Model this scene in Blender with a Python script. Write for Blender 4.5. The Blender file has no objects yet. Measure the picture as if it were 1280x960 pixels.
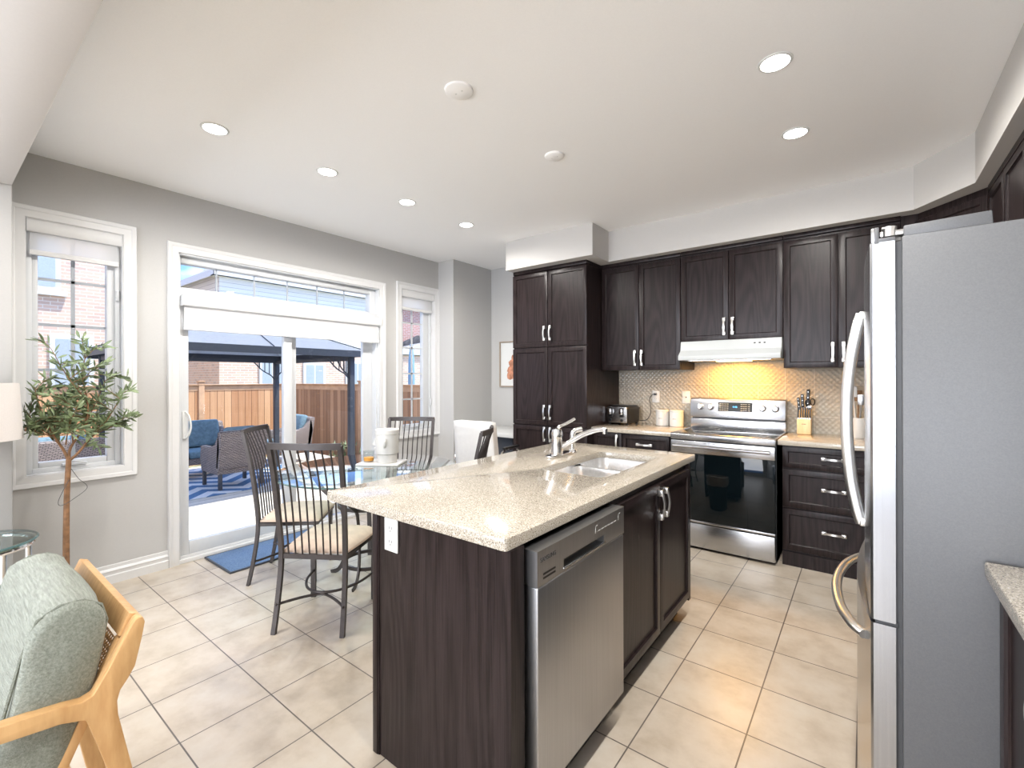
import bpy, bmesh, math, random
from mathutils import Vector, Matrix
random.seed(7)
SC = bpy.context.scene
COL = SC.collection
R = math.radians
PI = math.pi

# ------------------------------------------------------------------ camera
F_PX = 574.0
YAW = math.atan2(1082 - 640, F_PX)
ROLL = R(0.15)
s_, c_ = math.sin(YAW), math.cos(YAW)
fw, rt, up = Vector((-s_, c_, 0)), Vector((c_, s_, 0)), Vector((0, 0, 1))
cr = rt * math.cos(ROLL) - up * math.sin(ROLL)
cu = rt * math.sin(ROLL) + up * math.cos(ROLL)
cam = bpy.data.cameras.new('camera')
camo = bpy.data.objects.new('camera', cam)
COL.objects.link(camo)
m = Matrix.Identity(4)
for i in range(3):
    m[i][0], m[i][1], m[i][2] = cr[i], cu[i], -fw[i]
m[0][3], m[1][3], m[2][3] = 0, 0, 1.37
camo.matrix_world = m
cam.sensor_width = 36
cam.lens = F_PX / 1280 * 36
cam.shift_y = -(480 - 472.7) / 1280
cam.clip_start = 0.02
cam.clip_end = 300
SC.camera = camo

# ------------------------------------------------------------------ view, world, sun, fill light
SC.view_settings.view_transform = 'Standard'
SC.view_settings.look = 'None'
SC.view_settings.gamma = 1
SC.view_settings.use_curve_mapping = False
SC.view_settings.exposure = 1.1
SC.cycles.max_bounces = 10
SC.cycles.diffuse_bounces = 5
SC.cycles.glossy_bounces = 5
SC.cycles.transparent_max_bounces = 16
SC.cycles.sample_clamp_indirect = 6
SC.cycles.caustics_reflective = False
SC.cycles.caustics_refractive = False

SKY_STRENGTH = 1.6
SUN_STRENGTH = 3.3
REAR_FILL = 165
POT_POWER = 2.7

w = bpy.data.worlds.new('sky')
SC.world = w
w.use_nodes = True
nt = w.node_tree
nt.nodes.clear()
out = nt.nodes.new('ShaderNodeOutputWorld')
bg = nt.nodes.new('ShaderNodeBackground')
tc = nt.nodes.new('ShaderNodeTexCoord')
mp = nt.nodes.new('ShaderNodeMapping')
mp.inputs['Scale'].default_value = (2.2, 2.2, 5)
mp.inputs['Location'].default_value = (1.7, 0.6, 0.9)
nz = nt.nodes.new('ShaderNodeTexNoise')
nz.inputs['Scale'].default_value = 1.6
nz.inputs['Detail'].default_value = 7
rp = nt.nodes.new('ShaderNodeValToRGB')
rp.color_ramp.elements[0].position = 0.48
rp.color_ramp.elements[0].color = (0.14, 0.27, 0.62, 1)
rp.color_ramp.elements[1].position = 0.64
rp.color_ramp.elements[1].color = (0.95, 0.96, 1.0, 1)
nt.links.new(tc.outputs['Generated'], mp.inputs['Vector'])
nt.links.new(mp.outputs['Vector'], nz.inputs['Vector'])
nt.links.new(nz.outputs['Fac'], rp.inputs['Fac'])
nt.links.new(rp.outputs['Color'], bg.inputs['Color'])
bg.inputs['Strength'].default_value = SKY_STRENGTH
nt.links.new(bg.outputs[0], out.inputs[0])


def lamp(name, kind, loc, energy, color=(1, 1, 1), **kw):
    l = bpy.data.lights.new(name, kind)
    l.energy = energy
    l.color = color
    for k, v in kw.items():
        setattr(l, k, v)
    o = bpy.data.objects.new(name, l)
    o.location = loc
    COL.objects.link(o)
    return o


so = lamp('sun', 'SUN', (0, 0, 12), SUN_STRENGTH, (1.0, 0.95, 0.87), angle=R(0.6))
so.rotation_euler = Vector((-0.33, -0.22, -0.90)).to_track_quat('-Z', 'Y').to_euler()
# added unseen area light behind the camera, tilted up to brighten room and ceiling
ro = lamp('rear_fill', 'AREA', (-1.6, -4.45, 1.45), REAR_FILL, (0.95, 0.97, 1.0), shape='RECTANGLE', size=4.2, size_y=2.1)
ro.rotation_euler = (R(122), 0, 0)

# ------------------------------------------------------------------ materials
MATS = {}


def new_mat(name):
    mt = bpy.data.materials.new(name)
    mt.use_nodes = True
    n = mt.node_tree
    b = n.nodes['Principled BSDF']
    MATS[name] = mt
    return mt, n, b


def coords(n, scale=(1, 1, 1), loc=(0, 0, 0), kind='Object'):
    t = n.nodes.new('ShaderNodeTexCoord')
    mpn = n.nodes.new('ShaderNodeMapping')
    mpn.inputs['Scale'].default_value = scale
    mpn.inputs['Location'].default_value = loc
    n.links.new(t.outputs[kind], mpn.inputs['Vector'])
    return mpn.outputs['Vector']


def noise(n, vec, scale, detail=4, rough=0.5):
    x = n.nodes.new('ShaderNodeTexNoise')
    x.inputs['Scale'].default_value = scale
    x.inputs['Detail'].default_value = detail
    x.inputs['Roughness'].default_value = rough
    if vec is not None:
        n.links.new(vec, x.inputs['Vector'])
    return x


def ramp(n, fac, stops):
    r_ = n.nodes.new('ShaderNodeValToRGB')
    e = r_.color_ramp.elements
    while len(e) < len(stops):
        e.new(0.5)
    for i, (p, col) in enumerate(stops):
        e[i].position = p
        e[i].color = (*col, 1)
    n.links.new(fac, r_.inputs['Fac'])
    return r_.outputs['Color']


def bump(n, b, height, strength=0.2, dist=0.002):
    bp = n.nodes.new('ShaderNodeBump')
    bp.inputs['Strength'].default_value = strength
    bp.inputs['Distance'].default_value = dist
    n.links.new(height, bp.inputs['Height'])
    n.links.new(bp.outputs['Normal'], b.inputs['Normal'])


def plain(name, col, rough=0.5, metal=0.0, var=0.06, nscale=30, bmp=0.0, spec=0.5):
    """Principled surface with a faint procedural variation."""
    mt, n, b = new_mat(name)
    v = coords(n)
    x = noise(n, v, nscale, 3)
    lo = tuple(max(0, k * (1 - var)) for k in col)
    hi = tuple(min(1, k * (1 + var)) for k in col)
    n.links.new(ramp(n, x.outputs['Fac'], [(0.3, lo), (0.7, hi)]), b.inputs['Base Color'])
    b.inputs['Roughness'].default_value = rough
    b.inputs['Metallic'].default_value = metal
    b.inputs['Specular IOR Level'].default_value = spec
    if bmp:
        bump(n, b, x.outputs['Fac'], bmp)
    return mt


def emit(name, col, strength):
    mt = bpy.data.materials.new(name)
    mt.use_nodes = True
    n = mt.node_tree
    n.nodes.clear()
    o = n.nodes.new('ShaderNodeOutputMaterial')
    e = n.nodes.new('ShaderNodeEmission')
    e.inputs['Color'].default_value = (*col, 1)
    e.inputs['Strength'].default_value = strength
    n.links.new(e.outputs[0], o.inputs[0])
    MATS[name] = mt
    return mt


def pane(name, tint=(0.97, 0.985, 0.98), ior=1.45, rough=0.0, gain=1.0):
    """Thin clear glass: see-through with a Fresnel mirror on top."""
    mt = bpy.data.materials.new(name)
    mt.use_nodes = True
    n = mt.node_tree
    n.nodes.clear()
    o = n.nodes.new('ShaderNodeOutputMaterial')
    t = n.nodes.new('ShaderNodeBsdfTransparent')
    t.inputs['Color'].default_value = (*tint, 1)
    g = n.nodes.new('ShaderNodeBsdfGlossy')
    g.inputs['Roughness'].default_value = rough
    f = n.nodes.new('ShaderNodeFresnel')
    f.inputs['IOR'].default_value = ior
    geo = n.nodes.new('ShaderNodeNewGeometry')
    inv = n.nodes.new('ShaderNodeMath')
    inv.operation = 'SUBTRACT'
    inv.inputs[0].default_value = 1.0
    mul = n.nodes.new('ShaderNodeMath')
    mul.operation = 'MULTIPLY'
    g2 = n.nodes.new('ShaderNodeMath')
    g2.operation = 'MULTIPLY'
    g2.inputs[1].default_value = gain
    n.links.new(geo.outputs['Backfacing'], inv.inputs[1])
    n.links.new(f.outputs[0], mul.inputs[0])
    n.links.new(inv.outputs[0], mul.inputs[1])
    n.links.new(mul.outputs[0], g2.inputs[0])
    mx = n.nodes.new('ShaderNodeMixShader')
    n.links.new(g2.outputs[0], mx.inputs[0])
    n.links.new(t.outputs[0], mx.inputs[1])
    n.links.new(g.outputs[0], mx.inputs[2])
    n.links.new(mx.outputs[0], o.inputs[0])
    MATS[name] = mt
    return mt


def wood(name, dark, light, rough=0.35, grain=(5.0, 5.0, 0.55), bmp=0.25, spec=0.5, lines=70):
    """Flat-sawn grain: contour lines of a stretched noise give cathedrals, a finer noise gives pores."""
    mt, n, b = new_mat(name)
    broad = noise(n, coords(n, grain), 1.0, 1.5, 0.4)
    ml = n.nodes.new('ShaderNodeMath')
    ml.operation = 'MULTIPLY'
    ml.inputs[1].default_value = lines
    n.links.new(broad.outputs['Fac'], ml.inputs[0])
    sn = n.nodes.new('ShaderNodeMath')
    sn.operation = 'SINE'
    n.links.new(ml.outputs[0], sn.inputs[0])
    pore = noise(n, coords(n, (grain[0] * 45, grain[1] * 45, grain[2] * 9)), 1.0, 3, 0.6)
    mx = n.nodes.new('ShaderNodeMath')
    mx.operation = 'MULTIPLY_ADD'
    mx.inputs[1].default_value = 0.12
    n.links.new(sn.outputs[0], mx.inputs[0])
    n.links.new(pore.outputs['Fac'], mx.inputs[2])
    n.links.new(ramp(n, mx.outputs[0], [(0.28, dark), (0.72, light)]), b.inputs['Base Color'])
    b.inputs['Roughness'].default_value = rough
    b.inputs['Specular IOR Level'].default_value = spec
    bump(n, b, mx.outputs[0], bmp, 0.001)
    return mt


WALL = plain('wall_paint', (0.485, 0.480, 0.470), 0.85, var=0.015, nscale=120, bmp=0.03)
SOFF = plain('bulkhead_lit_paint', (0.56, 0.545, 0.525), 0.85, var=0.012, nscale=120, bmp=0.03)  # wall paint lightened, the light on the bulkheads put into the colour
HEADP = plain('header_paint', (0.62, 0.60, 0.585), 0.85, var=0.012, nscale=120, bmp=0.03)
CEIL = plain('ceiling_paint', (0.94, 0.94, 0.94), 0.9, var=0.012, nscale=150, bmp=0.03)
TRIM = plain('white_trim_paint', (0.68, 0.68, 0.68), 0.45, var=0.01)
VINYL = plain('white_vinyl', (0.60, 0.615, 0.63), 0.4, var=0.01)
WHITE = plain('white_plastic', (0.70, 0.71, 0.70), 0.35, var=0.01)
DARK = wood('espresso_oak', (0.011, 0.0074, 0.0076), (0.030, 0.0208, 0.0210), 0.30, bmp=0.35, spec=0.20, lines=100)
DARKR = plain('espresso_shadow', (0.012, 0.010, 0.010), 0.6)
BEECH = wood('honey_beech', (0.52, 0.29, 0.115), (0.66, 0.41, 0.185), 0.42, grain=(2.0, 1.0, 1.0), bmp=0.05, lines=30)
BLOCKW = wood('pale_block_wood', (0.66, 0.46, 0.24), (0.78, 0.60, 0.36), 0.5, grain=(12, 12, 1.5), bmp=0.05, lines=20)
CHROME = plain('chrome', (0.82, 0.82, 0.82), 0.09, 1.0, var=0.01)
NICKEL = plain('satin_nickel', (0.80, 0.79, 0.77), 0.30, 1.0, var=0.02)
BLKGL = plain('black_glass', (0.003, 0.006, 0.008), 0.03, var=0.02, spec=0.32)
BLACK = plain('black_plastic', (0.012, 0.012, 0.013), 0.35)
DKGREY = plain('dark_grey_plastic', (0.06, 0.062, 0.066), 0.45)
IRON = plain('bronze_iron', (0.048, 0.040, 0.038), 0.38, 0.35, var=0.12)
POWDER = plain('charcoal_metal', (0.055, 0.062, 0.075), 0.5, 0.2)
SEATF = plain('tan_suede', (0.56, 0.44, 0.35), 0.8, var=0.10, nscale=14, bmp=0.1)
WLEATH = plain('white_leather', (0.70, 0.70, 0.69), 0.42, var=0.02, bmp=0.05)
CERAM = plain('white_ceramic', (0.60, 0.595, 0.575), 0.35, var=0.03)
MARBLE = plain('pale_marble', (0.58, 0.57, 0.55), 0.25, var=0.12, nscale=14)
ORANGE = plain('amber_wax', (0.80, 0.33, 0.03), 0.4)
LSHADE = plain('linen_lampshade', (0.66, 0.62, 0.60), 0.9, var=0.03, nscale=200, bmp=0.08)
BLUEC = plain('teal_outdoor_fabric', (0.17, 0.26, 0.31), 0.9, var=0.2, nscale=20, bmp=0.15)
LEAF = plain('olive_leaf', (0.19, 0.245, 0.125), 0.45, var=0.5, nscale=22)
OLIVE = plain('black_olive', (0.012, 0.010, 0.016), 0.3)
BARK = plain('olive_bark', (0.22, 0.115, 0.055), 0.8, var=0.3, nscale=40, bmp=0.4)
GRASSM = plain('lawn', (0.28, 0.28, 0.17), 0.95, var=0.4, nscale=12, bmp=0.5)
GRILLE = plain('backlit_grey_grille', (0.36, 0.39, 0.43), 0.4, var=0.02)  # window bars greyed, their backlit shade put into the colour
GLASS = pane('window_glass')
TGLASS = pane('table_glass', (0.83, 0.93, 0.93), 1.6, gain=1.8)
CGLASS = pane('tumbler_glass', (0.92, 0.94, 0.94), 1.45)
GEDGE = plain('glass_edge', (0.07, 0.13, 0.13), 0.1, var=0.1)
TERRA = plain('dark_planter', (0.05, 0.05, 0.055), 0.6)
SIDING = plain('pale_siding', (0.74, 0.74, 0.72), 0.8, var=0.03)
SHINGLE = plain('grey_shingle', (0.36, 0.35, 0.35), 0.9, var=0.25, nscale=8)
DIMGLASS = plain('house_window_glass', (0.42, 0.47, 0.52), 0.08)
GAZ = plain('grey_gazebo_canvas', (0.42, 0.44, 0.48), 0.85, var=0.05)
BAG = plain('white_bin_bag', (0.75, 0.72, 0.70), 0.4, bmp=0.3)
POTLENS = emit('downlight_lens', (1.0, 0.97, 0.93), 9)
HOODLENS = emit('hood_lamp_lens', (1.0, 0.66, 0.20), 5)
LCD = emit('blue_display', (0.15, 0.55, 1.0), 1.6)


def _steel(name, col, rough, grain, metal=1.0, bmp=0.05):
    mt, n, b = new_mat(name)
    x = noise(n, coords(n, grain), 1.0, 3)
    lo, hi = tuple(k * 0.93 for k in col), tuple(min(1, k * 1.06) for k in col)
    n.links.new(ramp(n, x.outputs['Fac'], [(0.3, lo), (0.7, hi)]), b.inputs['Base Color'])
    b.inputs['Roughness'].default_value = rough
    b.inputs['Metallic'].default_value = metal
    bump(n, b, x.outputs['Fac'], bmp, 0.001)
    return mt


STEEL = _steel('brushed_steel', (0.47, 0.47, 0.475), 0.25, (3, 3, 400))
STEELV = _steel('dishwasher_steel', (0.42, 0.42, 0.425), 0.36, (300, 300, 3))
FDOOR = _steel('fridge_door_steel', (0.41, 0.42, 0.435), 0.24, (200, 200, 2))
FSIDE = _steel('fridge_side_grey', (0.135, 0.139, 0.146), 0.5, (300, 300, 300), metal=0.25, bmp=0.12)
SINKST = _steel('sink_steel', (0.84, 0.84, 0.84), 0.3, (60, 60, 60))


def _tile():
    mt, n, b = new_mat('floor_tile')
    v = coords(n, loc=(0.365, -0.604, 0))
    br = n.nodes.new('ShaderNodeTexBrick')
    br.offset = 0.0
    br.inputs['Scale'].default_value = 1
    br.inputs['Brick Width'].default_value = 0.3365
    br.inputs['Row Height'].default_value = 0.335
    br.inputs['Mortar Size'].default_value = 0.0028
    br.inputs['Mortar Smooth'].default_value = 0.1
    br.inputs['Bias'].default_value = 0
    br.inputs['Color1'].default_value = (0.47, 0.47, 0.47, 1)
    br.inputs['Color2'].default_value = (0.53, 0.53, 0.53, 1)
    n.links.new(v, br.inputs['Vector'])
    a = noise(n, coords(n), 5.5, 8, 0.62)
    col = ramp(n, a.outputs['Fac'], [(0.30, (0.43, 0.36, 0.28)), (0.52, (0.54, 0.47, 0.385)), (0.72, (0.585, 0.53, 0.455))])
    ov = n.nodes.new('ShaderNodeMix')
    ov.data_type = 'RGBA'
    ov.blend_type = 'OVERLAY'
    ov.inputs['Factor'].default_value = 0.6
    n.links.new(col, ov.inputs[6])
    n.links.new(br.outputs['Color'], ov.inputs[7])
    gm = n.nodes.new('ShaderNodeMix')
    gm.data_type = 'RGBA'
    n.links.new(br.outputs['Fac'], gm.inputs['Factor'])
    n.links.new(ov.outputs[2], gm.inputs[6])
    gm.inputs[7].default_value = (0.13, 0.11, 0.095, 1)
    n.links.new(gm.outputs[2], b.inputs['Base Color'])
    b.inputs['Roughness'].default_value = 0.32
    h = n.nodes.new('ShaderNodeMath')
    h.operation = 'SUBTRACT'
    n.links.new(noise(n, coords(n), 14, 5).outputs['Fac'], h.inputs[0])
    n.links.new(br.outputs['Fac'], h.inputs[1])
    bump(n, b, h.outputs[0], 0.22, 0.002)
    return mt


TILE = _tile()


def _quartz():
    mt, n, b = new_mat('speckled_quartz')
    v = coords(n)
    a = noise(n, v, 230, 2, 0.7)
    c2 = noise(n, v, 95, 2)
    col = ramp(n, a.outputs['Fac'], [(0.34, (0.14, 0.115, 0.09)), (0.44, (0.40, 0.355, 0.29)), (0.58, (0.50, 0.455, 0.38)), (0.68, (0.74, 0.71, 0.65))])
    n.links.new(col, b.inputs['Base Color'])
    b.inputs['Roughness'].default_value = 0.08
    b.inputs['Specular IOR Level'].default_value = 0.8
    return mt


QUARTZ = _quartz()


def _backsplash():
    mt, n, b = new_mat('backsplash_tile')
    t = n.nodes.new('ShaderNodeTexCoord')
    sp = n.nodes.new('ShaderNodeSeparateXYZ')
    cb = n.nodes.new('ShaderNodeCombineXYZ')
    n.links.new(t.outputs['Object'], sp.inputs[0])
    n.links.new(sp.outputs['X'], cb.inputs['X'])
    n.links.new(sp.outputs['Z'], cb.inputs['Y'])
    mpn = n.nodes.new('ShaderNodeMapping')
    mpn.inputs['Location'].default_value = (-0.08, 0.262 - 0.0, 0)
    n.links.new(cb.outputs[0], mpn.inputs['Vector'])
    br = n.nodes.new('ShaderNodeTexBrick')
    br.offset = 0
    br.inputs['Scale'].default_value = 1
    br.inputs['Brick Width'].default_value = 0.205
    br.inputs['Row Height'].default_value = 0.262
    br.inputs['Mortar Size'].default_value = 0.0025
    br.inputs['Color1'].default_value = (0.40, 0.36, 0.29, 1)
    br.inputs['Color2'].default_value = (0.45, 0.405, 0.33, 1)
    br.inputs['Mortar'].default_value = (0.60, 0.555, 0.48, 1)
    n.links.new(mpn.outputs[0], br.inputs['Vector'])
    n.links.new(br.outputs['Color'], b.inputs['Base Color'])
    b.inputs['Roughness'].default_value = 0.28
    vo = n.nodes.new('ShaderNodeTexVoronoi')
    vo.inputs['Scale'].default_value = 34
    vo.inputs['Randomness'].default_value = 0.0
    rot = n.nodes.new('ShaderNodeMapping')
    rot.inputs['Rotation'].default_value = (0, 0, R(45))
    n.links.new(cb.outputs[0], rot.inputs['Vector'])
    n.links.new(rot.outputs[0], vo.inputs['Vector'])
    mth = n.nodes.new('ShaderNodeMath')
    mth.operation = 'MULTIPLY_ADD'
    mth.inputs[1].default_value = 0.6
    n.links.new(vo.outputs['Distance'], mth.inputs[0])
    n.links.new(br.outputs['Fac'], mth.inputs[2])
    bump(n, b, mth.outputs[0], 1.0, 0.012)
    return mt


BSPL = _backsplash()


def _brick(name, c1, c2, mortar):
    mt, n, b = new_mat(name)
    t = n.nodes.new('ShaderNodeTexCoord')
    sp = n.nodes.new('ShaderNodeSeparateXYZ')
    cb = n.nodes.new('ShaderNodeCombineXYZ')
    ad = n.nodes.new('ShaderNodeMath')
    n.links.new(t.outputs['Object'], sp.inputs[0])
    n.links.new(sp.outputs['X'], ad.inputs[0])
    n.links.new(sp.outputs['Y'], ad.inputs[1])
    n.links.new(ad.outputs[0], cb.inputs['X'])
    n.links.new(sp.outputs['Z'], cb.inputs['Y'])
    br = n.nodes.new('ShaderNodeTexBrick')
    br.inputs['Scale'].default_value = 1
    br.inputs['Brick Width'].default_value = 0.26
    br.inputs['Row Height'].default_value = 0.085
    br.inputs['Mortar Size'].default_value = 0.008
    br.inputs['Bias'].default_value = -0.3
    br.inputs['Color1'].default_value = (*c1, 1)
    br.inputs['Color2'].default_value = (*c2, 1)
    br.inputs['Mortar'].default_value = (*mortar, 1)
    n.links.new(cb.outputs[0], br.inputs['Vector'])
    n.links.new(br.outputs['Color'], b.inputs['Base Color'])
    b.inputs['Roughness'].default_value = 0.9
    return mt


BRICK = _brick('tan_brick', (0.72, 0.50, 0.38), (0.52, 0.38, 0.32), (0.76, 0.70, 0.63))
BRICKR = _brick('red_brick', (0.50, 0.26, 0.21), (0.40, 0.24, 0.21), (0.66, 0.60, 0.57))


def _planks(name, c1, c2, width, axis, rough=0.8):
    """Boards with dark joints along one axis (0 = X, 1 = Y, 2 = Z)."""
    mt, n, b = new_mat(name)
    t = n.nodes.new('ShaderNodeTexCoord')
    sp = n.nodes.new('ShaderNodeSeparateXYZ')
    n.links.new(t.outputs['Object'], sp.inputs[0])
    dv = n.nodes.new('ShaderNodeMath')
    dv.operation = 'DIVIDE'
    dv.inputs[1].default_value = width
    n.links.new(sp.outputs[axis], dv.inputs[0])
    fl = n.nodes.new('ShaderNodeMath')
    fl.operation = 'FLOOR'
    n.links.new(dv.outputs[0], fl.inputs[0])
    fr = n.nodes.new('ShaderNodeMath')
    fr.operation = 'FRACT'
    n.links.new(dv.outputs[0], fr.inputs[0])
    wn = n.nodes.new('ShaderNodeTexWhiteNoise')
    wn.noise_dimensions = '1D'
    n.links.new(fl.outputs[0], wn.inputs['W'])
    sc = [6, 6, 6]
    sc[axis] = 30
    g = noise(n, coords(n, (25, 25, 1.5) if axis != 2 else (2, 2, 30)), 1.0, 4)
    av = n.nodes.new('ShaderNodeMath')
    av.operation = 'MULTIPLY_ADD'
    av.inputs[1].default_value = 0.55
    n.links.new(wn.outputs['Value'], av.inputs[0])
    hf = n.nodes.new('ShaderNodeMath')
    hf.operation = 'MULTIPLY'
    hf.inputs[1].default_value = 0.45
    n.links.new(g.outputs['Fac'], hf.inputs[0])
    n.links.new(hf.outputs[0], av.inputs[2])
    col = ramp(n, av.outputs[0], [(0.15, c1), (0.8, c2)])
    jn = n.nodes.new('ShaderNodeMath')
    jn.operation = 'LESS_THAN'
    jn.inputs[1].default_value = 0.06
    n.links.new(fr.outputs[0], jn.inputs[0])
    mx = n.nodes.new('ShaderNodeMix')
    mx.data_type = 'RGBA'
    n.links.new(jn.outputs[0], mx.inputs['Factor'])
    n.links.new(col, mx.inputs[6])
    mx.inputs[7].default_value = (c1[0] * 0.3, c1[1] * 0.3, c1[2] * 0.3, 1)
    n.links.new(mx.outputs[2], b.inputs['Base Color'])
    b.inputs['Roughness'].default_value = rough
    return mt


FENCEY = _planks('cedar_boards', (0.48, 0.22, 0.10), (0.74, 0.44, 0.24), 0.145, 1)
FENCEX = _planks('shaded_cedar_boards', (0.26, 0.13, 0.07), (0.52, 0.29, 0.16), 0.145, 0)  # darker copy of the cedar boards, the fence's shade put into the colour
FENCER = plain('cedar_rail', (0.56, 0.34, 0.20), 0.8, var=0.15, nscale=6)
DECKM = _planks('deck_boards', (0.60, 0.545, 0.47), (0.72, 0.66, 0.58), 0.14, 0)
SIDEM = _planks('lap_siding', (0.80, 0.79, 0.77), (0.85, 0.84, 0.82), 0.15, 2)


def _wicker():
    mt, n, b = new_mat('wicker')
    t = n.nodes.new('ShaderNodeTexCoord')
    br = n.nodes.new('ShaderNodeTexBrick')
    br.inputs['Scale'].default_value = 1
    br.inputs['Brick Width'].default_value = 0.05
    br.inputs['Row Height'].default_value = 0.018
    br.inputs['Mortar Size'].default_value = 0.004
    br.inputs['Color1'].default_value = (0.44, 0.35, 0.31, 1)
    br.inputs['Color2'].default_value = (0.31, 0.25, 0.225, 1)
    br.inputs['Mortar'].default_value = (0.09, 0.075, 0.07, 1)
    sp = n.nodes.new('ShaderNodeSeparateXYZ')
    cb = n.nodes.new('ShaderNodeCombineXYZ')
    ad = n.nodes.new('ShaderNodeMath')
    n.links.new(t.outputs['Object'], sp.inputs[0])
    n.links.new(sp.outputs['X'], ad.inputs[0])
    n.links.new(sp.outputs['Y'], ad.inputs[1])
    n.links.new(ad.outputs[0], cb.inputs['X'])
    n.links.new(sp.outputs['Z'], cb.inputs['Y'])
    n.links.new(cb.outputs[0], br.inputs['Vector'])
    n.links.new(br.outputs['Color'], b.inputs['Base Color'])
    b.inputs['Roughness'].default_value = 0.6
    bump(n, b, br.outputs['Color'], 0.6, 0.006)
    return mt


WICKER = _wicker()


def _stripes():
    mt, n, b = new_mat('striped_outdoor_rug')
    v = coords(n)
    sp = n.nodes.new('ShaderNodeSeparateXYZ')
    n.links.new(v, sp.inputs[0])
    pz = n.nodes.new('ShaderNodeMath')
    pz.operation = 'PINGPONG'
    pz.inputs[1].default_value = 0.45
    n.links.new(sp.outputs['Y'], pz.inputs[0])
    ad = n.nodes.new('ShaderNodeMath')
    n.links.new(sp.outputs['X'], ad.inputs[0])
    n.links.new(pz.outputs[0], ad.inputs[1])
    pp = n.nodes.new('ShaderNodeMath')
    pp.operation = 'PINGPONG'
    pp.inputs[1].default_value = 0.20
    n.links.new(ad.outputs[0], pp.inputs[0])
    lt = n.nodes.new('ShaderNodeMath')
    lt.operation = 'LESS_THAN'
    lt.inputs[1].default_value = 0.10
    n.links.new(pp.outputs[0], lt.inputs[0])
    n.links.new(ramp(n, lt.outputs[0], [(0.4, (0.72, 0.73, 0.74)), (0.6, (0.09, 0.20, 0.36))]), b.inputs['Base Color'])
    b.inputs['Roughness'].default_value = 0.95
    return mt


STRIPES = _stripes()


def _mat_rug():
    mt, n, b = new_mat('blue_quilted_mat')
    v = coords(n)
    x = noise(n, v, 90, 4, 0.7)
    n.links.new(ramp(n, x.outputs['Fac'], [(0.3, (0.07, 0.13, 0.24)), (0.75, (0.17, 0.26, 0.40))]), b.inputs['Base Color'])
    b.inputs['Roughness'].default_value = 0.95
    vo = n.nodes.new('ShaderNodeTexVoronoi')
    vo.feature = 'DISTANCE_TO_EDGE'
    vo.inputs['Scale'].default_value = 9
    n.links.new(v, vo.inputs['Vector'])
    bump(n, b, vo.outputs['Distance'], 0.8, 0.01)
    return mt


BLUEMAT = _mat_rug()


def _weave():
    mt, n, b = new_mat('sage_woven_fabric')
    v = coords(n, (16, 230, 230))
    x = noise(n, v, 1.0, 4, 0.7)
    y = noise(n, coords(n), 9, 3)
    n.links.new(ramp(n, x.outputs['Fac'], [(0.32, (0.15, 0.165, 0.135)), (0.68, (0.32, 0.345, 0.295))]), b.inputs['Base Color'])
    b.inputs['Roughness'].default_value = 0.95
    b.inputs['Sheen Weight'].default_value = 0.2
    m2 = n.nodes.new('ShaderNodeMath')
    m2.operation = 'MULTIPLY_ADD'
    m2.inputs[1].default_value = 2.0
    n.links.new(y.outputs['Fac'], m2.inputs[0])
    n.links.new(x.outputs['Fac'], m2.inputs[2])
    bump(n, b, m2.outputs[0], 0.5, 0.006)
    return mt


SAGE = _weave()


def _sheer(name, col, transp):
    mt = bpy.data.materials.new(name)
    mt.use_nodes = True
    n = mt.node_tree
    n.nodes.clear()
    o = n.nodes.new('ShaderNodeOutputMaterial')
    d = n.nodes.new('ShaderNodeBsdfDiffuse')
    d.inputs['Color'].default_value = (*col, 1)
    tl = n.nodes.new('ShaderNodeBsdfTranslucent')
    tl.inputs['Color'].default_value = (*col, 1)
    tp = n.nodes.new('ShaderNodeBsdfTransparent')
    m1 = n.nodes.new('ShaderNodeMixShader')
    m1.inputs[0].default_value = 0.55
    m2 = n.nodes.new('ShaderNodeMixShader')
    m2.inputs[0].default_value = transp
    n.links.new(d.outputs[0], m1.inputs[1])
    n.links.new(tl.outputs[0], m1.inputs[2])
    n.links.new(m1.outputs[0], m2.inputs[1])
    n.links.new(tp.outputs[0], m2.inputs[2])
    n.links.new(m2.outputs[0], o.inputs[0])
    MATS[name] = mt
    return mt


SHEER = _sheer('sheer_blind', (0.90, 0.90, 0.90), 0.35)
BLINDF = _sheer('white_blind_fabric', (0.88, 0.88, 0.88), 0.04)


# ------------------------------------------------------------------ mesh helpers
def cube_into(bm, lo, hi, bev=0.0, seg=2, mat=None):
    t = bmesh.new()
    bmesh.ops.create_cube(t, size=1)
    for v in t.verts:
        v.co = Vector((lo[i] + (hi[i] - lo[i]) * (v.co[i] + 0.5) for i in range(3)))
    if bev > 0:
        b = min(bev, 0.49 * min(abs(hi[i] - lo[i]) for i in range(3)))
        bmesh.ops.bevel(t, geom=t.edges[:], offset=b, segments=seg, profile=0.5, affect='EDGES')
    if mat is not None:
        t.transform(mat)
    merge(bm, t)


def merge(bm, t, mi=0):
    vm = {}
    for v in t.verts:
        vm[v] = bm.verts.new(v.co)
    for f in t.faces:
        try:
            nf = bm.faces.new([vm[v] for v in f.verts])
            nf.material_index = f.material_index or mi
        except ValueError:
            pass
    t.free()


def B(*boxes, bev=0.0, seg=2):
    """Mesh of axis-aligned boxes, each (x0,x1,y0,y1,z0,z1)."""
    bm = bmesh.new()
    for b in boxes:
        cube_into(bm, (b[0], b[2], b[4]), (b[1], b[3], b[5]), bev, seg)
    return bm


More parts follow.
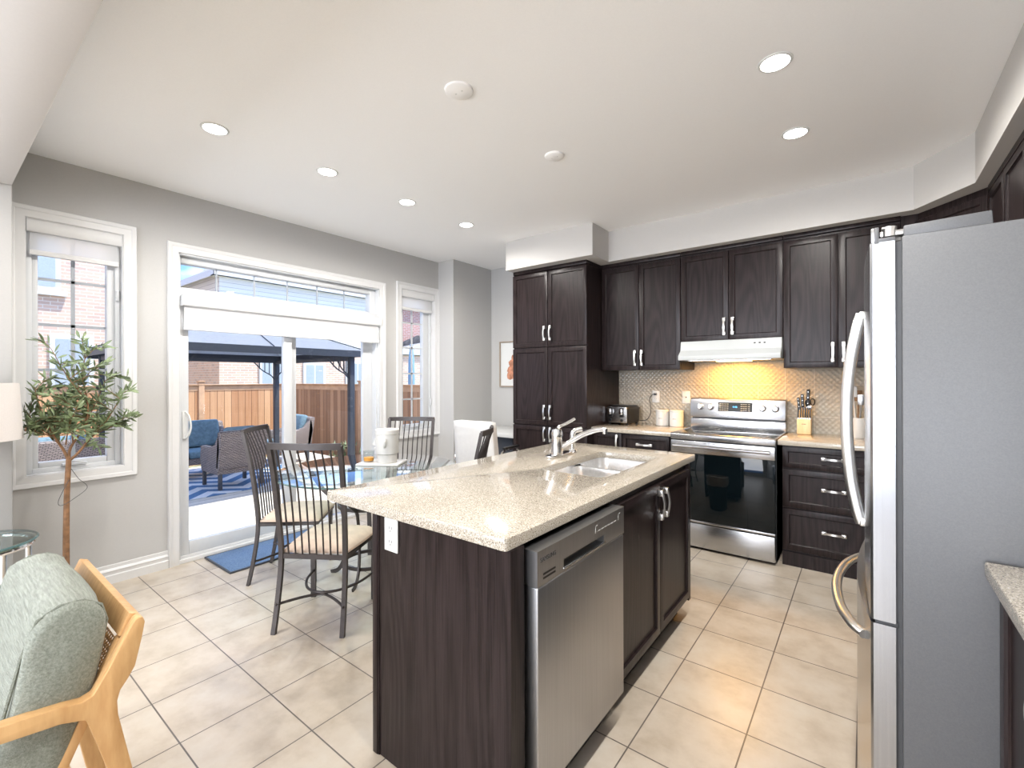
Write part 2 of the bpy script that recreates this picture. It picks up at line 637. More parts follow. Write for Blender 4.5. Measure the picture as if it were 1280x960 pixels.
def prism(bm, pts, axis, a0, a1, bev=0.0, seg=2):
    """Extrude a closed 2D outline along an axis ('x': (y,z), 'y': (x,z), 'z': (x,y))."""
    t = bmesh.new()

    def mk(p, a):
        return {'x': (a, p[0], p[1]), 'y': (p[0], a, p[1]), 'z': (p[0], p[1], a)}[axis]
    v0 = [t.verts.new(mk(p, a0)) for p in pts]
    v1 = [t.verts.new(mk(p, a1)) for p in pts]
    n = len(pts)
    t.faces.new(v0)
    t.faces.new(list(reversed(v1)))
    for i in range(n):
        t.faces.new([v0[i], v1[i], v1[(i + 1) % n], v0[(i + 1) % n]])
    bmesh.ops.recalc_face_normals(t, faces=t.faces[:])
    if bev:
        ed = [e for e in t.edges if len(e.link_faces) == 2 and e.calc_face_angle(0) > R(30)]
        bmesh.ops.bevel(t, geom=ed, offset=bev, segments=seg, profile=0.5, affect='EDGES')
    merge(bm, t)
    return bm


def sweep(bm, path, prof, closed=False, upv=(0, 0, 1), caps=True):
    """Sweep a 2D profile (list of (a,b)) along a 3D path."""
    P = [Vector(p) for p in path]
    n = len(P)
    rings = []
    upv = Vector(upv)
    last = None
    for i in range(n):
        if closed:
            t = P[(i + 1) % n] - P[i - 1]
        else:
            t = P[min(i + 1, n - 1)] - P[max(i - 1, 0)]
        t.normalize()
        a = upv.cross(t)
        if a.length < 0.05:
            a = last.copy() if last is not None else Vector((1, 0, 0)).cross(t)
        a.normalize()
        if last is not None and a.dot(last) < 0:
            a = -a
        last = a
        b = t.cross(a)
        rings.append([bm.verts.new(P[i] + a * p[0] + b * p[1]) for p in prof])
    k = len(prof)
    rng = range(n if closed else n - 1)
    for i in rng:
        r0, r1 = rings[i], rings[(i + 1) % n]
        for j in range(k):
            bm.faces.new([r0[j], r0[(j + 1) % k], r1[(j + 1) % k], r1[j]])
    if caps and not closed:
        bm.faces.new(list(reversed(rings[0])))
        bm.faces.new(rings[-1])
    return bm


def circ(r, k=10, r2=None):
    r2 = r2 or r
    return [(r * math.cos(2 * PI * i / k), r2 * math.sin(2 * PI * i / k)) for i in range(k)]


def rect(w_, h_):
    return [(-w_ / 2, -h_ / 2), (w_ / 2, -h_ / 2), (w_ / 2, h_ / 2), (-w_ / 2, h_ / 2)]


def tube(bm, path, r, k=10, closed=False):
    return sweep(bm, path, circ(r, k), closed)


def lathe(bm, prof, center=(0, 0, 0), k=32, mat=None):
    """Revolve (r,z) profile around a vertical axis."""
    t = bmesh.new()
    rings = []
    for r, z in prof:
        if r < 1e-6:
            rings.append([t.verts.new((0, 0, z))])
        else:
            rings.append([t.verts.new((r * math.cos(2 * PI * i / k), r * math.sin(2 * PI * i / k), z)) for i in range(k)])
    for a, b in zip(rings[:-1], rings[1:]):
        for i in range(k):
            j = (i + 1) % k
            if len(a) == 1 and len(b) == 1:
                continue
            if len(a) == 1:
                t.faces.new([a[0], b[i], b[j]])
            elif len(b) == 1:
                t.faces.new([a[i], a[j], b[0]])
            else:
                t.faces.new([a[i], a[j], b[j], b[i]])
    bmesh.ops.recalc_face_normals(t, faces=t.faces[:])
    t.transform(Matrix.Translation(Vector(center)) @ (mat or Matrix.Identity(4)))
    merge(bm, t)
    return bm


def smooth_path(pts, sub=6):
    """Catmull-Rom through the points."""
    P = [Vector(p) for p in pts]
    outp = []
    for i in range(len(P) - 1):
        p0, p1, p2, p3 = P[max(i - 1, 0)], P[i], P[i + 1], P[min(i + 2, len(P) - 1)]
        for k in range(sub):
            t = k / sub
            outp.append(0.5 * ((2 * p1) + (p2 - p0) * t + (2 * p0 - 5 * p1 + 4 * p2 - p3) * t * t + (3 * p1 - p0 - 3 * p2 + p3) * t ** 3))
    outp.append(P[-1])
    return outp


def wmat(o):
    mtx = Matrix.Identity(4)
    chain = []
    while o is not None:
        chain.append(o)
        o = o.parent
    for q in reversed(chain):
        mtx = mtx @ Matrix.Translation(q.location) @ q.rotation_euler.to_matrix().to_4x4()
    return mtx


def obj(name, bm, mat, parent=None, world=True, label=None, sharp=35):
    """Link a bmesh as one object. Geometry is in world coordinates unless world=False."""
    me = bpy.data.meshes.new(name)
    loc = Vector((0, 0, 0))
    if world:
        if parent is not None:
            bm.transform(wmat(parent).inverted())
        else:
            xs = [v.co.x for v in bm.verts]
            ys = [v.co.y for v in bm.verts]
            zs = [v.co.z for v in bm.verts]
            loc = Vector(((min(xs) + max(xs)) / 2, (min(ys) + max(ys)) / 2, min(zs)))
            if NO_RECENTER:
                loc = Vector((0, 0, 0))
            bm.transform(Matrix.Translation(-loc))
    bm.to_mesh(me)
    bm.free()
    for mm in (mat if isinstance(mat, (list, tuple)) else [mat]):
        me.materials.append(mm)
    me.shade_smooth()
    me.set_sharp_from_angle(angle=R(sharp))
    o = bpy.data.objects.new(name, me)
    o.location = loc
    COL.objects.link(o)
    if parent is not None:
        o.parent = parent
    if label:
        o['label'] = label
    return o


NO_RECENTER = False


def thing(name, label, cat, loc=(0, 0, 0), rz=0.0, group=None):
    o = bpy.data.objects.new(name, None)
    o.empty_display_size = 0.05
    o.location = loc
    o.rotation_euler = (0, 0, rz)
    COL.objects.link(o)
    return tag(o, label, cat, group)


def tag(o, label, cat, group=None):
    o['label'] = label
    o['category'] = cat
    if group:
        o['group'] = group
    return o


def struct(name, bm, mat, parent=None):
    global NO_RECENTER
    NO_RECENTER = parent is None
    o = obj(name, bm, mat, parent)
    NO_RECENTER = False
    if parent is None:
        o['kind'] = 'structure'
    return o


def sroot(name, loc=(0, 0, 0)):
    o = bpy.data.objects.new(name, None)
    o.empty_display_size = 0.05
    o.location = loc
    COL.objects.link(o)
    o['kind'] = 'structure'
    return o


def dup(root, loc, rz, label=None, group=None):
    r_ = root.copy()
    COL.objects.link(r_)
    r_.location = loc
    r_.rotation_euler = (0, 0, rz)
    if label:
        r_['label'] = label
    if group:
        r_['group'] = group
    for ch in list(root.children):
        c2 = ch.copy()
        COL.objects.link(c2)
        c2.parent = r_
        for g in ch.children:
            d = g.copy()
            COL.objects.link(d)
            d.parent = c2
    return r_


def text_bm(s, size, mat4, depth=0.0004):
    """Lettering as mesh, laid out in local XY then moved by mat4."""
    cv = bpy.data.curves.new('lettering', 'FONT')
    cv.body = s
    cv.size = size
    cv.extrude = depth
    cv.align_x = 'CENTER'
    cv.align_y = 'CENTER'
    o = bpy.data.objects.new('lettering', cv)
    COL.objects.link(o)
    dg = bpy.context.evaluated_depsgraph_get()
    me = bpy.data.meshes.new_from_object(o.evaluated_get(dg))
    bm = bmesh.new()
    bm.from_mesh(me)
    bpy.data.objects.remove(o)
    bpy.data.curves.remove(cv)
    bpy.data.meshes.remove(me)
    bm.transform(mat4)
    return bm


def facing(loc, normal):
    """Matrix placing local XY as a vertical sign facing the given horizontal normal."""
    nrm = Vector(normal).normalized()
    u = Vector((0, 0, 1))
    x = u.cross(nrm).normalized()
    mtx = Matrix.Identity(4)
    for i in range(3):
        mtx[i][0], mtx[i][1], mtx[i][2], mtx[i][3] = x[i], u[i], nrm[i], loc[i]
    return mtx


# ------------------------------------------------------------------ room shell
XW = -4.02          # inner face of the window wall
YB = 4.47           # inner face of the back wall
XR = 0.87           # inner face of the right wall
H = 2.745
struct('floor', B((-4.25, 1.05, -4.7, 4.65, -0.12, 0.0)), TILE)
struct('ceiling', B((-4.25, 1.05, -4.7, 4.65, H, H + 0.15)), CEIL)

DO = (1.185, 2.955, 0.0, 2.305)       # patio door opening y0,y1,z0,z1
W1 = (0.402, 0.868, 0.78, 2.355)
W2 = (3.240, 3.728, 0.78, 2.355)
wl = []
segs = [(-4.7, W1[0]), (W1[1], DO[0]), (DO[1], W2[0]), (W2[1], 4.65)]
for a, b in segs:
    wl.append((-4.20, XW, a, b, 0, H))
for o_ in (W1, W2, DO):
    wl.append((-4.20, XW, o_[0], o_[1], o_[3], H))
    if o_[2] > 0:
        wl.append((-4.20, XW, o_[0], o_[1], 0, o_[2]))
struct('wall_left', B(*wl), WALL)
struct('wall_back', B((XW, XR, YB, 4.65, 0, H)), WALL)
struct('wall_nook', B((XW, -3.77, 3.79, YB, 0, H)), WALL)
struct('wall_right', B((XR, 1.05, -4.7, YB, 0, H)), WALL)
# wall behind the camera, with a wide opening added for the fill light
struct('wall_rear', B((-4.02, -3.75, -4.7, -4.5, 0, H), (0.55, XR, -4.7, -4.5, 0, H), (-3.75, 0.55, -4.7, -4.5, 0, 0.35), (-3.75, 0.55, -4.7, -4.5, 2.5, H)), WALL)
struct('wall_stub', B((XW, -3.75, 0.13, 0.328, 0, H), bev=0.006), WALL)
struct('ceiling_header', B((-3.75, XR, 0.13, 0.328, 2.445, H), bev=0.006), HEADP)
# bulkheads over the cupboards
bk = bmesh.new()
prism(bk, [(-1.91, 3.97), (0.25, 3.97), (0.49, 3.63), (0.49, 0.40), (XR, 0.40), (XR, YB), (-1.91, YB)], 'z', 2.46, H)
struct('ceiling_soffit', bk, SOFF)
struct('ceiling_soffit_pantry', B((-2.885, -1.91, 3.65, YB, 2.46, H)), SOFF)

# baseboards on the window wall
for nm, y0, y1 in (('baseboard_left', 0.328, 1.115), ('baseboard_door', 3.03, 3.79)):
    bm = bmesh.new()
    prism(bm, [(XW, 0.0), (XW + 0.020, 0.0), (XW + 0.020, 0.055), (XW + 0.015, 0.060), (XW + 0.015, 0.080), (XW + 0.018, 0.085), (XW + 0.012, 0.096), (XW + 0.006, 0.100), (XW + 0.006, 0.122), (XW, 0.125)], 'y', y0, y1)
    struct(nm, bm, TRIM)
bm = bmesh.new()
prism(bm, [(-3.77, 0.0), (-3.753, 0.0), (-3.753, 0.08), (-3.76, 0.1), (-3.764, 0.122), (-3.77, 0.122)], 'y', 3.79, YB)
struct('baseboard_nook', bm, TRIM)

CAS = [(0, 0.0), (0.072, 0.0), (0.072, 0.018), (0.058, 0.022), (0.046, 0.015), (0.02, 0.012), (0.006, 0.010), (0.0, 0.006)]


def casing(o_, parent, sill=True):
    """Moulded trim around an opening in the window wall, one mesh."""
    y0, y1, z0, z1 = o_
    bm = bmesh.new()
    d = 0.07
    rings = []
    # profile samples: (distance outwards from the opening, thickness)
    prof = [(0.0, 0.0), (0.0, 0.010), (0.010, 0.013), (0.040, 0.013), (0.048, 0.020), (0.066, 0.022), (d, 0.016), (d, 0.0)]
    for off, th in prof:
        if sill:
            rings.append([bm.verts.new((XW + th, y, z)) for y, z in ((y0 - off, z0 - off), (y1 + off, z0 - off), (y1 + off, z1 + off), (y0 - off, z1 + off))])
        else:
            rings.append([bm.verts.new((XW + th, y, z)) for y, z in ((y0 - off, 0.0), (y0 - off, z1 + off), (y1 + off, z1 + off), (y1 + off, 0.0))])
    k = 4
    for a, b in zip(rings[:-1], rings[1:]):
        for i in range(k if sill else k - 1):
            bm.faces.new([a[i], a[(i + 1) % k], b[(i + 1) % k], b[i]])
    bmesh.ops.recalc_face_normals(bm, faces=bm.faces[:])
    return struct('casing', bm, TRIM, parent)


def frame_bm(y0, y1, z0, z1, x0, x1, wd, bev=0.003):
    return B((x0, x1, y0, y0 + wd, z0, z1), (x0, x1, y1 - wd, y1, z0, z1), (x0, x1, y0 + wd, y1 - wd, z0, z0 + wd), (x0, x1, y0 + wd, y1 - wd, z1 - wd, z1), bev=bev)


def casement(name, o_, gl, bars):
    """A crank-out window: reveal liner, vinyl frame, sash, pane, grille bars."""
    y0, y1, z0, z1 = o_
    rt_ = sroot(name, (XW, (y0 + y1) / 2, z0))
    casing(o_, rt_)
    struct('reveal', frame_bm(y0, y1, z0, z1, -4.20, XW + 0.001, 0.006, 0), TRIM, rt_)
    struct('window_frame', frame_bm(y0 + 0.006, y1 - 0.006, z0 + 0.006, z1 - 0.006, -4.165, -4.07, 0.030), VINYL, rt_)
    g0, g1, h0, h1 = gl
    sx0, sx1 = -4.14, -4.085
    struct('sash', B((sx0, sx1, y0 + 0.034, g0, z0 + 0.034, z1 - 0.034), (sx0, sx1, g1, y1 - 0.034, z0 + 0.034, z1 - 0.034),
                     (sx0, sx1, g0, g1, z0 + 0.034, h0), (sx0, sx1, g0, g1, h1, z1 - 0.034), bev=0.005), VINYL, rt_)
    struct('pane', B((-4.116, -4.110, g0 - 0.004, g1 + 0.004, h0 - 0.004, h1 + 0.004)), GLASS, rt_)
    ym = (g0 + g1) / 2
    bb = [(-4.117, -4.109, ym - 0.010, ym + 0.010, h0, h1)]
    for z in bars:
        bb.append((-4.117, -4.109, g0, g1, z - 0.009, z + 0.009))
    struct('grille', B(*bb), GRILLE if name == 'window_1' else VINYL, rt_)
    bm = B((-4.085, -4.055, ym - 0.06, ym + 0.06, z0 + 0.036, z0 + 0.052), bev=0.005)
    tube(bm, smooth_path([(-4.06, ym - 0.03, z0 + 0.055), (-4.03, ym + 0.0, z0 + 0.062), (-4.035, ym + 0.05, z0 + 0.05)]), 0.005, 8)
    struct('crank_handle', bm, VINYL, rt_)
    for zz in (z0 + 0.28, z1 - 0.45):
        struct('sash_lock', B((-4.07, -4.055, y1 - 0.034, y1 - 0.014, zz, zz + 0.07), bev=0.004), VINYL, rt_)
    return rt_


casement('window_1', W1, (0.466, 0.792, 0.85, 2.27), (2.003, 1.716, 1.43, 1.145))
casement('window_2', W2, (3.315, 3.606, 0.85, 2.27), (1.998, 1.716, 1.425, 1.135))

# sliding patio door with transom
dr = sroot('door_1', (XW, 2.07, 0))
casing(DO, dr, sill=False)
y0, y1 = DO[0], DO[1]
struct('door_frame', B((-4.20, XW, y0, y0 + 0.012, 0, 2.305), (-4.20, XW, y1 - 0.012, y1, 0, 2.305), (-4.20, XW, y0, y1, 2.293, 2.305),
                       (-4.19, XW + 0.002, y0, y1, 1.985, 2.036), (-4.19, -4.04, y0 + 0.012, y0 + 0.03, 0.03, 1.985),
                       (-4.19, -4.04, y1 - 0.03, y1 - 0.012, 0.03, 1.985), bev=0.003), VINYL, dr)
struct('threshold', B((-4.22, XW + 0.01, y0, y1, 0.0, 0.03), (-4.10, -4.085, y0, y1, 0.03, 0.045), (-4.05, -4.035, y0, y1, 0.03, 0.05), bev=0.003), TRIM, dr)
struct('transom_sash', B((-4.15, -4.07, y0 + 0.012, 1.215, 2.036, 2.293), (-4.15, -4.07, 2.873, y1 - 0.012, 2.036, 2.293),
                         (-4.15, -4.07, 1.215, 2.873, 2.036, 2.06), (-4.15, -4.07, 1.215, 2.873, 2.243, 2.293), bev=0.004), VINYL, dr)
struct('transom_pane', B((-4.113, -4.107, 1.212, 2.876, 2.057, 2.246)), GLASS, dr)
struct('transom_grille', B(*[(-4.114, -4.105, yy - 0.006, yy + 0.006, 2.06, 2.243) for yy in (1.467, 1.754, 2.035, 2.317, 2.601)]), GRILLE, dr)


def slider(nm, ya, yb, ga, gb, x0, x1):
    p = struct(nm, B((x0, x1, ya, ga, 0.05, 1.985), (x0, x1, gb, yb, 0.05, 1.985), (x0, x1, ga, gb, 0.05, 0.145), (x0, x1, ga, gb, 1.90, 1.985), bev=0.004), VINYL, dr)
    xm = (x0 + x1) / 2
    struct('pane', B((xm - 0.003, xm + 0.003, ga - 0.004, gb + 0.004, 0.14, 1.905)), GLASS, p)
    return p


lp = slider('sliding_panel', 1.205, 2.045, 1.256, 1.972, -4.085, -4.045)
slider('fixed_panel', 2.00, 2.93, 2.115, 2.815, -4.15, -4.11)
hb = B((-4.045, -4.032, 1.212, 1.245, 0.92, 1.13), bev=0.006)
sweep(hb, smooth_path([(-4.034, 1.228, 0.93), (-4.005, 1.245, 0.96), (-4.0, 1.255, 1.02), (-4.005, 1.245, 1.09), (-4.034, 1.228, 1.12)]), rect(0.022, 0.008), upv=(0, 1, 0))
struct('door_handle', hb, WHITE, lp)


# ------------------------------------------------------------------ roller blinds
def blind(name, label, ya, yb, ztop, zcas, zhem, xb, fab):
    t = thing(name, label, 'blind', (xb, (ya + yb) / 2, zhem), group='rolled-up white blinds')
    bm = bmesh.new()
    prism(bm, [(xb - 0.03, zcas), (xb + 0.022, zcas), (xb + 0.03, zcas + 0.012), (xb + 0.03, ztop - 0.012), (xb + 0.022, ztop), (xb - 0.03, ztop)], 'y', ya, yb)
    obj('cassette', bm, TRIM, t)
    obj('cassette_end', B((xb - 0.032, xb + 0.032, ya - 0.003, ya, zcas - 0.004, ztop + 0.002), bev=0.001), VINYL, t)
    obj('cassette_end', B((xb - 0.032, xb + 0.032, yb, yb + 0.003, zcas - 0.004, ztop + 0.002), bev=0.001), VINYL, t)
    obj('fabric', B((xb - 0.002, xb + 0.001, ya + 0.015, yb - 0.015, zhem, zcas + 0.01)), fab, t)
    bm = bmesh.new()
    prism(bm, [(xb - 0.008, zhem - 0.03), (xb + 0.010, zhem - 0.028), (xb + 0.012, zhem - 0.008), (xb + 0.006, zhem + 0.002), (xb - 0.008, zhem + 0.002)], 'y', ya + 0.012, yb - 0.012)
    obj('hem_bar', bm, TRIM, t)
    return t


blind('roller_blind', 'white sheer roller blind rolled up at the window behind the olive tree', 0.412, 0.858, 2.349, 2.275, 2.165, -4.045, SHEER)
blind('roller_blind', 'wide white roller blind half-lowered above the sliding patio door glass', 1.20, 2.94, 1.99, 1.915, 1.765, -4.0, BLINDF)
blind('roller_blind', 'narrow white roller blind at the top of the window right of the patio door', 3.25, 3.718, 2.349, 2.275, 2.16, -4.045, SHEER)

# ------------------------------------------------------------------ ceiling fittings
def pot(x, y, label, gain=1.0):
    t = thing('recessed_downlight', label, 'ceiling light', (x, y, H), group='added fill downlights outside the picture' if 'out of the picture' in label else 'recessed ceiling downlights')
    bm = bmesh.new()
    lathe(bm, [(0.0565, -0.001), (0.057, -0.005), (0.066, -0.004), (0.069, 0.0)], (x, y, H), 36)
    obj('trim_ring', bm, WHITE, t)
    bm = bmesh.new()
    lathe(bm, [(0.0, -0.0035), (0.040, -0.0035), (0.057, -0.002)], (x, y, H), 36)
    obj('lens', bm, POTLENS, t)
    lamp('downlight_glow', 'SPOT', (x, y, H - 0.02), POT_POWER * 12 * gain, (1.0, 0.96, 0.905), spot_size=R(176), spot_blend=0.6, shadow_soft_size=0.05)
    return t


pot(-2.83, 1.005, 'recessed ceiling light nearest the wall return on the left, first of the row of four')
pot(-2.83, 1.67, 'recessed ceiling light second from the left in the row by the patio door')
pot(-2.83, 2.34, 'recessed ceiling light third from the left in the row by the patio door')
pot(-2.83, 3.01, 'smallest-looking recessed ceiling light, last of the row toward the desk nook')
pot(-0.31, 2.29, 'largest bright recessed ceiling light, nearest the camera over the kitchen aisle')
pot(-0.31, 3.02, 'recessed ceiling light over the aisle in front of the stove')
for x, y in ((-0.31, 1.55), (-0.31, 0.85), (-2.83, -1.2), (-0.6, -1.2), (-2.83, -3.0), (-0.6, -3.0)):  # unseen downlights added to brighten the kitchen and the room behind
    pot(x, y, 'added unseen downlight out of the picture to brighten the room', 0.2 if y < 0 else 1.0)


def detector(x, y, r, label):
    t = thing('ceiling_cover', label, 'ceiling plate', (x, y, H))
    bm = bmesh.new()
    lathe(bm, [(0, -0.012), (r * 0.86, -0.012), (r * 0.97, -0.008), (r, 0.0)], (x, y, H), 40)
    obj('disc', bm, CEIL, t)
    for a in (0, PI):
        bm = bmesh.new()
        lathe(bm, [(0, -0.0135), (0.004, -0.0135), (0.005, -0.012)], (x + 0.02 * math.cos(a), y + 0.02 * math.sin(a), H), 10)
        obj('screw', bm, WHITE, t)


detector(-1.534, 1.583, 0.068, 'round white ceiling cover plate nearer the camera over the island')
detector(-1.521, 2.411, 0.060, 'round white ceiling cover plate over the far end of the island')


# ------------------------------------------------------------------ cabinet pieces
def face_mat(x, y, z, rz):
    """Local frame for fronts: x along the width, -y out of the front, z up."""
    return Matrix.Translation((x, y, z)) @ Matrix.Rotation(rz, 4, 'Z')


def shaker_bm(w_, h_, M, th=0.02, fr=0.054, rec=0.011):
    t = bmesh.new()
    bmesh.ops.create_cube(t, size=1)
    for v in t.verts:
        v.co = Vector(((v.co.x + 0.5) * w_, -th + (v.co.y + 0.5) * th, (v.co.z + 0.5) * h_))
    front = [f for f in t.faces if f.normal.y < -0.9]
    bmesh.ops.bevel(t, geom=[e for e in front[0].edges], offset=0.003, segments=2, profile=0.5, affect='EDGES')
    front = max((f for f in t.faces if f.normal.y < -0.99), key=lambda f: f.calc_area())
    fr = min(fr, 0.3 * min(w_, h_))
    r_ = bmesh.ops.inset_region(t, faces=[front], thickness=fr, depth=0)
    r_ = bmesh.ops.inset_region(t, faces=[front], thickness=0.0015, depth=-rec * 0.6)
    r_ = bmesh.ops.inset_region(t, faces=[front], thickness=0.007, depth=-rec * 0.4)
    t.transform(M)
    return t


def pull_bm(M, length=0.13, vertical=True):
    """Bow pull with square ends, centred on local origin, out along -y."""
    t = bmesh.new()
    L = length / 2
    for s in (-1, 1):
        cube_into(t, (s * L - 0.015, -0.027, -0.0115), (s * L + 0.015, 0.0, 0.0115), 0.003)
    path = smooth_path([(-L, -0.024, 0), (-L * 0.4, -0.032, 0), (0, -0.034, 0), (L * 0.4, -0.032, 0), (L, -0.024, 0)], 4)
    sweep(t, path, rect(0.007, 0.014), upv=(0, 0, 1))
    if vertical:
        t.transform(Matrix.Rotation(PI / 2, 4, 'Y'))
    t.transform(M)
    return t


def door(parent, x, y, z, w_, h_, rz=0.0, hx=None, hz=None, vert=True, name='door', plen=0.115):
    M = face_mat(x, y, z, rz)
    d = obj(name, shaker_bm(w_, h_, M), DARK, parent)
    if hx is not None:
        obj('handle', pull_bm(M @ Matrix.Translation((hx, -0.02, hz)), plen, vert), NICKEL, d)
    return d


G = 0.003

# pantry
px0, px1, pyf = -2.89, -2.035, 3.79
t = thing('pantry_cabinet', 'tall dark-stained pantry cabinet with three tiers of doors beside the desk nook', 'cabinet', ((px0 + px1) / 2, (pyf + YB) / 2, 0))
obj('carcass', B((px0, px1, pyf, YB, 0.10, 2.44)), DARK, t)
obj('crown_rail', B((px0 + 0.012, px1 + 0.006, pyf - 0.03, YB, 2.425, 2.46), bev=0.004), DARK, t)
obj('toe_kick', B((px0, px1, pyf + 0.06, YB, 0.0, 0.10)), DARKR, t)
dw = (px1 - px0) / 2
for z0, z1, hz in ((1.678, 2.42, 0.10), (0.905, 1.668, 0.10), (0.11, 0.895, 0.68)):
    door(t, px0, pyf, z0, dw - G, z1 - z0, 0, dw - 0.032, hz + 0.03)
    door(t, px0 + dw + G, pyf, z0, dw - G, z1 - z0, 0, 0.032, hz + 0.03)

# upper cabinets on the back wall
YU = 4.08


def upper(name, label, x0, x1, z0, z1=2.44, hz=0.11):
    t = thing(name, label, 'cabinet', ((x0 + x1) / 2, (YU + YB) / 2, z0), group='upper cabinets on the back wall')
    obj('carcass', B((x0, x1, YU, YB, z0, z1)), DARK, t)
    obj('crown_rail', B((x0, x1, YU - 0.025, YB, z1 - 0.012, 2.46), bev=0.004), DARK, t)
    w_ = (x1 - x0) / 2
    door(t, x0 + 0.002, YU, z0, w_ - 0.004, z1 - 0.03 - z0, 0, w_ - 0.034, hz)
    door(t, x0 + w_ + 0.002, YU, z0, w_ - 0.004, z1 - 0.03 - z0, 0, 0.03, hz)
    return t


upper('wall_cabinet', 'dark two-door wall cabinet above the toaster, right of the pantry', -2.03, -1.275, 1.442)
upper('wall_cabinet', 'short dark two-door wall cabinet directly above the white range hood', -1.273, -0.502, 1.68)
upper('wall_cabinet', 'dark two-door wall cabinet above the knife block, partly behind the fridge', -0.500, 0.19, 1.442)

# diagonal corner wall cabinet and the run on the right wall
t = thing('corner_wall_cabinet', 'dark diagonal corner wall cabinet behind the top of the fridge', 'cabinet', (0.55, 4.2, 1.442))
bm = bmesh.new()
prism(bm, [(0.192, YB), (0.192, 4.08), (0.28, 4.08), (0.575, 3.74), (XR, 3.74), (XR, YB)], 'z', 1.442, 2.46)
obj('carcass', bm, DARK, t)
ang = math.atan2(3.74 - 4.08, 0.575 - 0.28)
L = math.hypot(0.295, 0.34)
door(t, 0.28, 4.08, 1.442, L - 0.01, 0.97, ang, 0.04, 0.11)
XRU = 0.575
def rupper(label, ya, yb, z0, split=True):
    t = thing('wall_cabinet', label, 'cabinet', ((XRU + XR) / 2, (ya + yb) / 2, z0), group='wall cabinets above the fridge side')
    obj('carcass', B((XRU, XR, ya, yb, z0, 2.44)), DARK, t)
    obj('crown_rail', B((XRU - 0.02, XR, ya, yb, 2.425, 2.46)), DARK, t)
    n = 2 if split else 1
    w_ = (yb - ya) / n
    for i in range(n):
        door(t, XRU, yb - i * w_ - 0.002, z0, w_ - 0.004, 2.42 - z0, -PI / 2, (w_ - 0.034) if (i == 0 and split) else 0.034, 0.11)
rupper('narrow dark wall cabinet in the corner on the right wall behind the fridge', 3.37, 3.735, 1.442, False)
rupper('dark two-door wall cabinet on the right wall beyond the fridge', 2.56, 3.365, 1.442)
rupper('short dark wall cabinet above the fridge at the right edge', 1.60, 2.555, 1.95)

# base cabinets on the back wall
YF = 3.895
def base(name, label, x0, x1, toe=True):
    t = thing(name, label, 'cabinet', ((x0 + x1) / 2, (YF + YB) / 2, 0), group='base cabinets on the back wall')
    obj('carcass', B((x0, x1, YF, YB - 0.03, 0.10, 0.875)), DARK, t)
    obj('toe_kick', B((x0, x1, YF + (0.06 if toe else -0.012), YB - 0.03, 0.0, 0.10)), DARK, t)
    return t
t = base('base_cabinet', 'dark narrow base cabinet door beside the pantry under the toaster', -2.03, -1.742)
door(t, -2.028, YF, 0.115, 0.284, 0.755, 0, 0.247, 0.67)
t = base('base_cabinet', 'dark base cabinet with a top drawer left of the stove', -1.740, -1.285)
door(t, -1.738, YF, 0.70, 0.424, 0.168, 0, 0.212, 0.086, False, 'drawer')
door(t, -1.738, YF, 0.40, 0.424, 0.292, 0, 0.212, 0.18, False, 'drawer')
door(t, -1.738, YF, 0.115, 0.424, 0.278, 0, 0.212, 0.17, False, 'drawer')
t = base('drawer_cabinet', 'dark three-drawer base cabinet between the stove and the fridge', -0.487, 0.155, False)
for z0, z1 in ((0.712, 0.868), (0.425, 0.704), (0.115, 0.417)):
    door(t, -0.485, YF, z0, 0.638, z1 - z0, 0, 0.31, (z1 - z0) * 0.56, False, 'drawer')
t = thing('corner_base_cabinet', 'dark corner base cabinet hidden behind the fridge', 'cabinet', (0.5, 4.1, 0))
bm = bmesh.new()
prism(bm, [(0.157, YB - 0.03), (0.157, YF), (0.25, YF), (0.25, 2.58), (XR - 0.03, 2.58), (XR - 0.03, YB - 0.03)], 'z', 0.0, 0.875)
obj('carcass', bm, DARK, t)
door(t, 0.25, 3.85, 0.115, 0.60, 0.755, -PI / 2, 0.56, 0.67)
door(t, 0.25, 3.24, 0.115, 0.62, 0.755, -PI / 2, 0.04, 0.67)

# worktops
tag(obj('worktop', B((-2.032, -1.279, 3.845, YB - 0.001, 0.877, 0.915), bev=0.005), QUARTZ), 'beige speckled worktop under the toaster between pantry and stove', 'worktop')
bm = bmesh.new()
prism(bm, [(-0.512, YB - 0.001), (-0.512, 3.845), (0.215, 3.845), (0.215, 2.56), (XR - 0.001, 2.56), (XR - 0.001, YB - 0.001)], 'z', 0.877, 0.915, 0.005)
tag(obj('worktop', bm, QUARTZ), 'beige speckled worktop under the knife block right of the stove', 'worktop')

# backsplash
struct('trim_backsplash', B((-2.032, XR - 0.002, YB - 0.008, YB, 0.915, 1.442), (-1.272, -0.503, YB - 0.008, YB, 1.442, 1.69)), BSPL)

# ------------------------------------------------------------------ island
ix0, ix1, iy0, iy1 = -1.735, -0.805, 1.015, 2.835
t = thing('kitchen_island', 'dark-stained kitchen island cabinet under the beige speckled top', 'island', (-1.12, 1.87, 0))
bx0, bx1, by0, by1 = -1.435, -0.80, 1.027, 2.715
obj('back_panel', B((bx0, bx0 + 0.03, by0, by1, 0.0, 0.877)), DARK, t)
obj('end_panel', B((bx0 + 0.03, bx1, by0 + 0.004, by0 + 0.03, 0.0, 0.877)), DARK, t)
obj('corner_post', B((bx0 - 0.004, bx0 + 0.024, by0 - 0.004, by0 + 0.024, 0.0, 0.877), bev=0.003), DARK, t)
obj('end_panel', B((bx0 + 0.03, bx1, by1 - 0.03, by1, 0.10, 0.877)), DARK, t)
obj('filler_strip', B((bx1 - 0.06, bx1, by0 + 0.03, 1.095, 0.0, 0.877)), DARK, t)
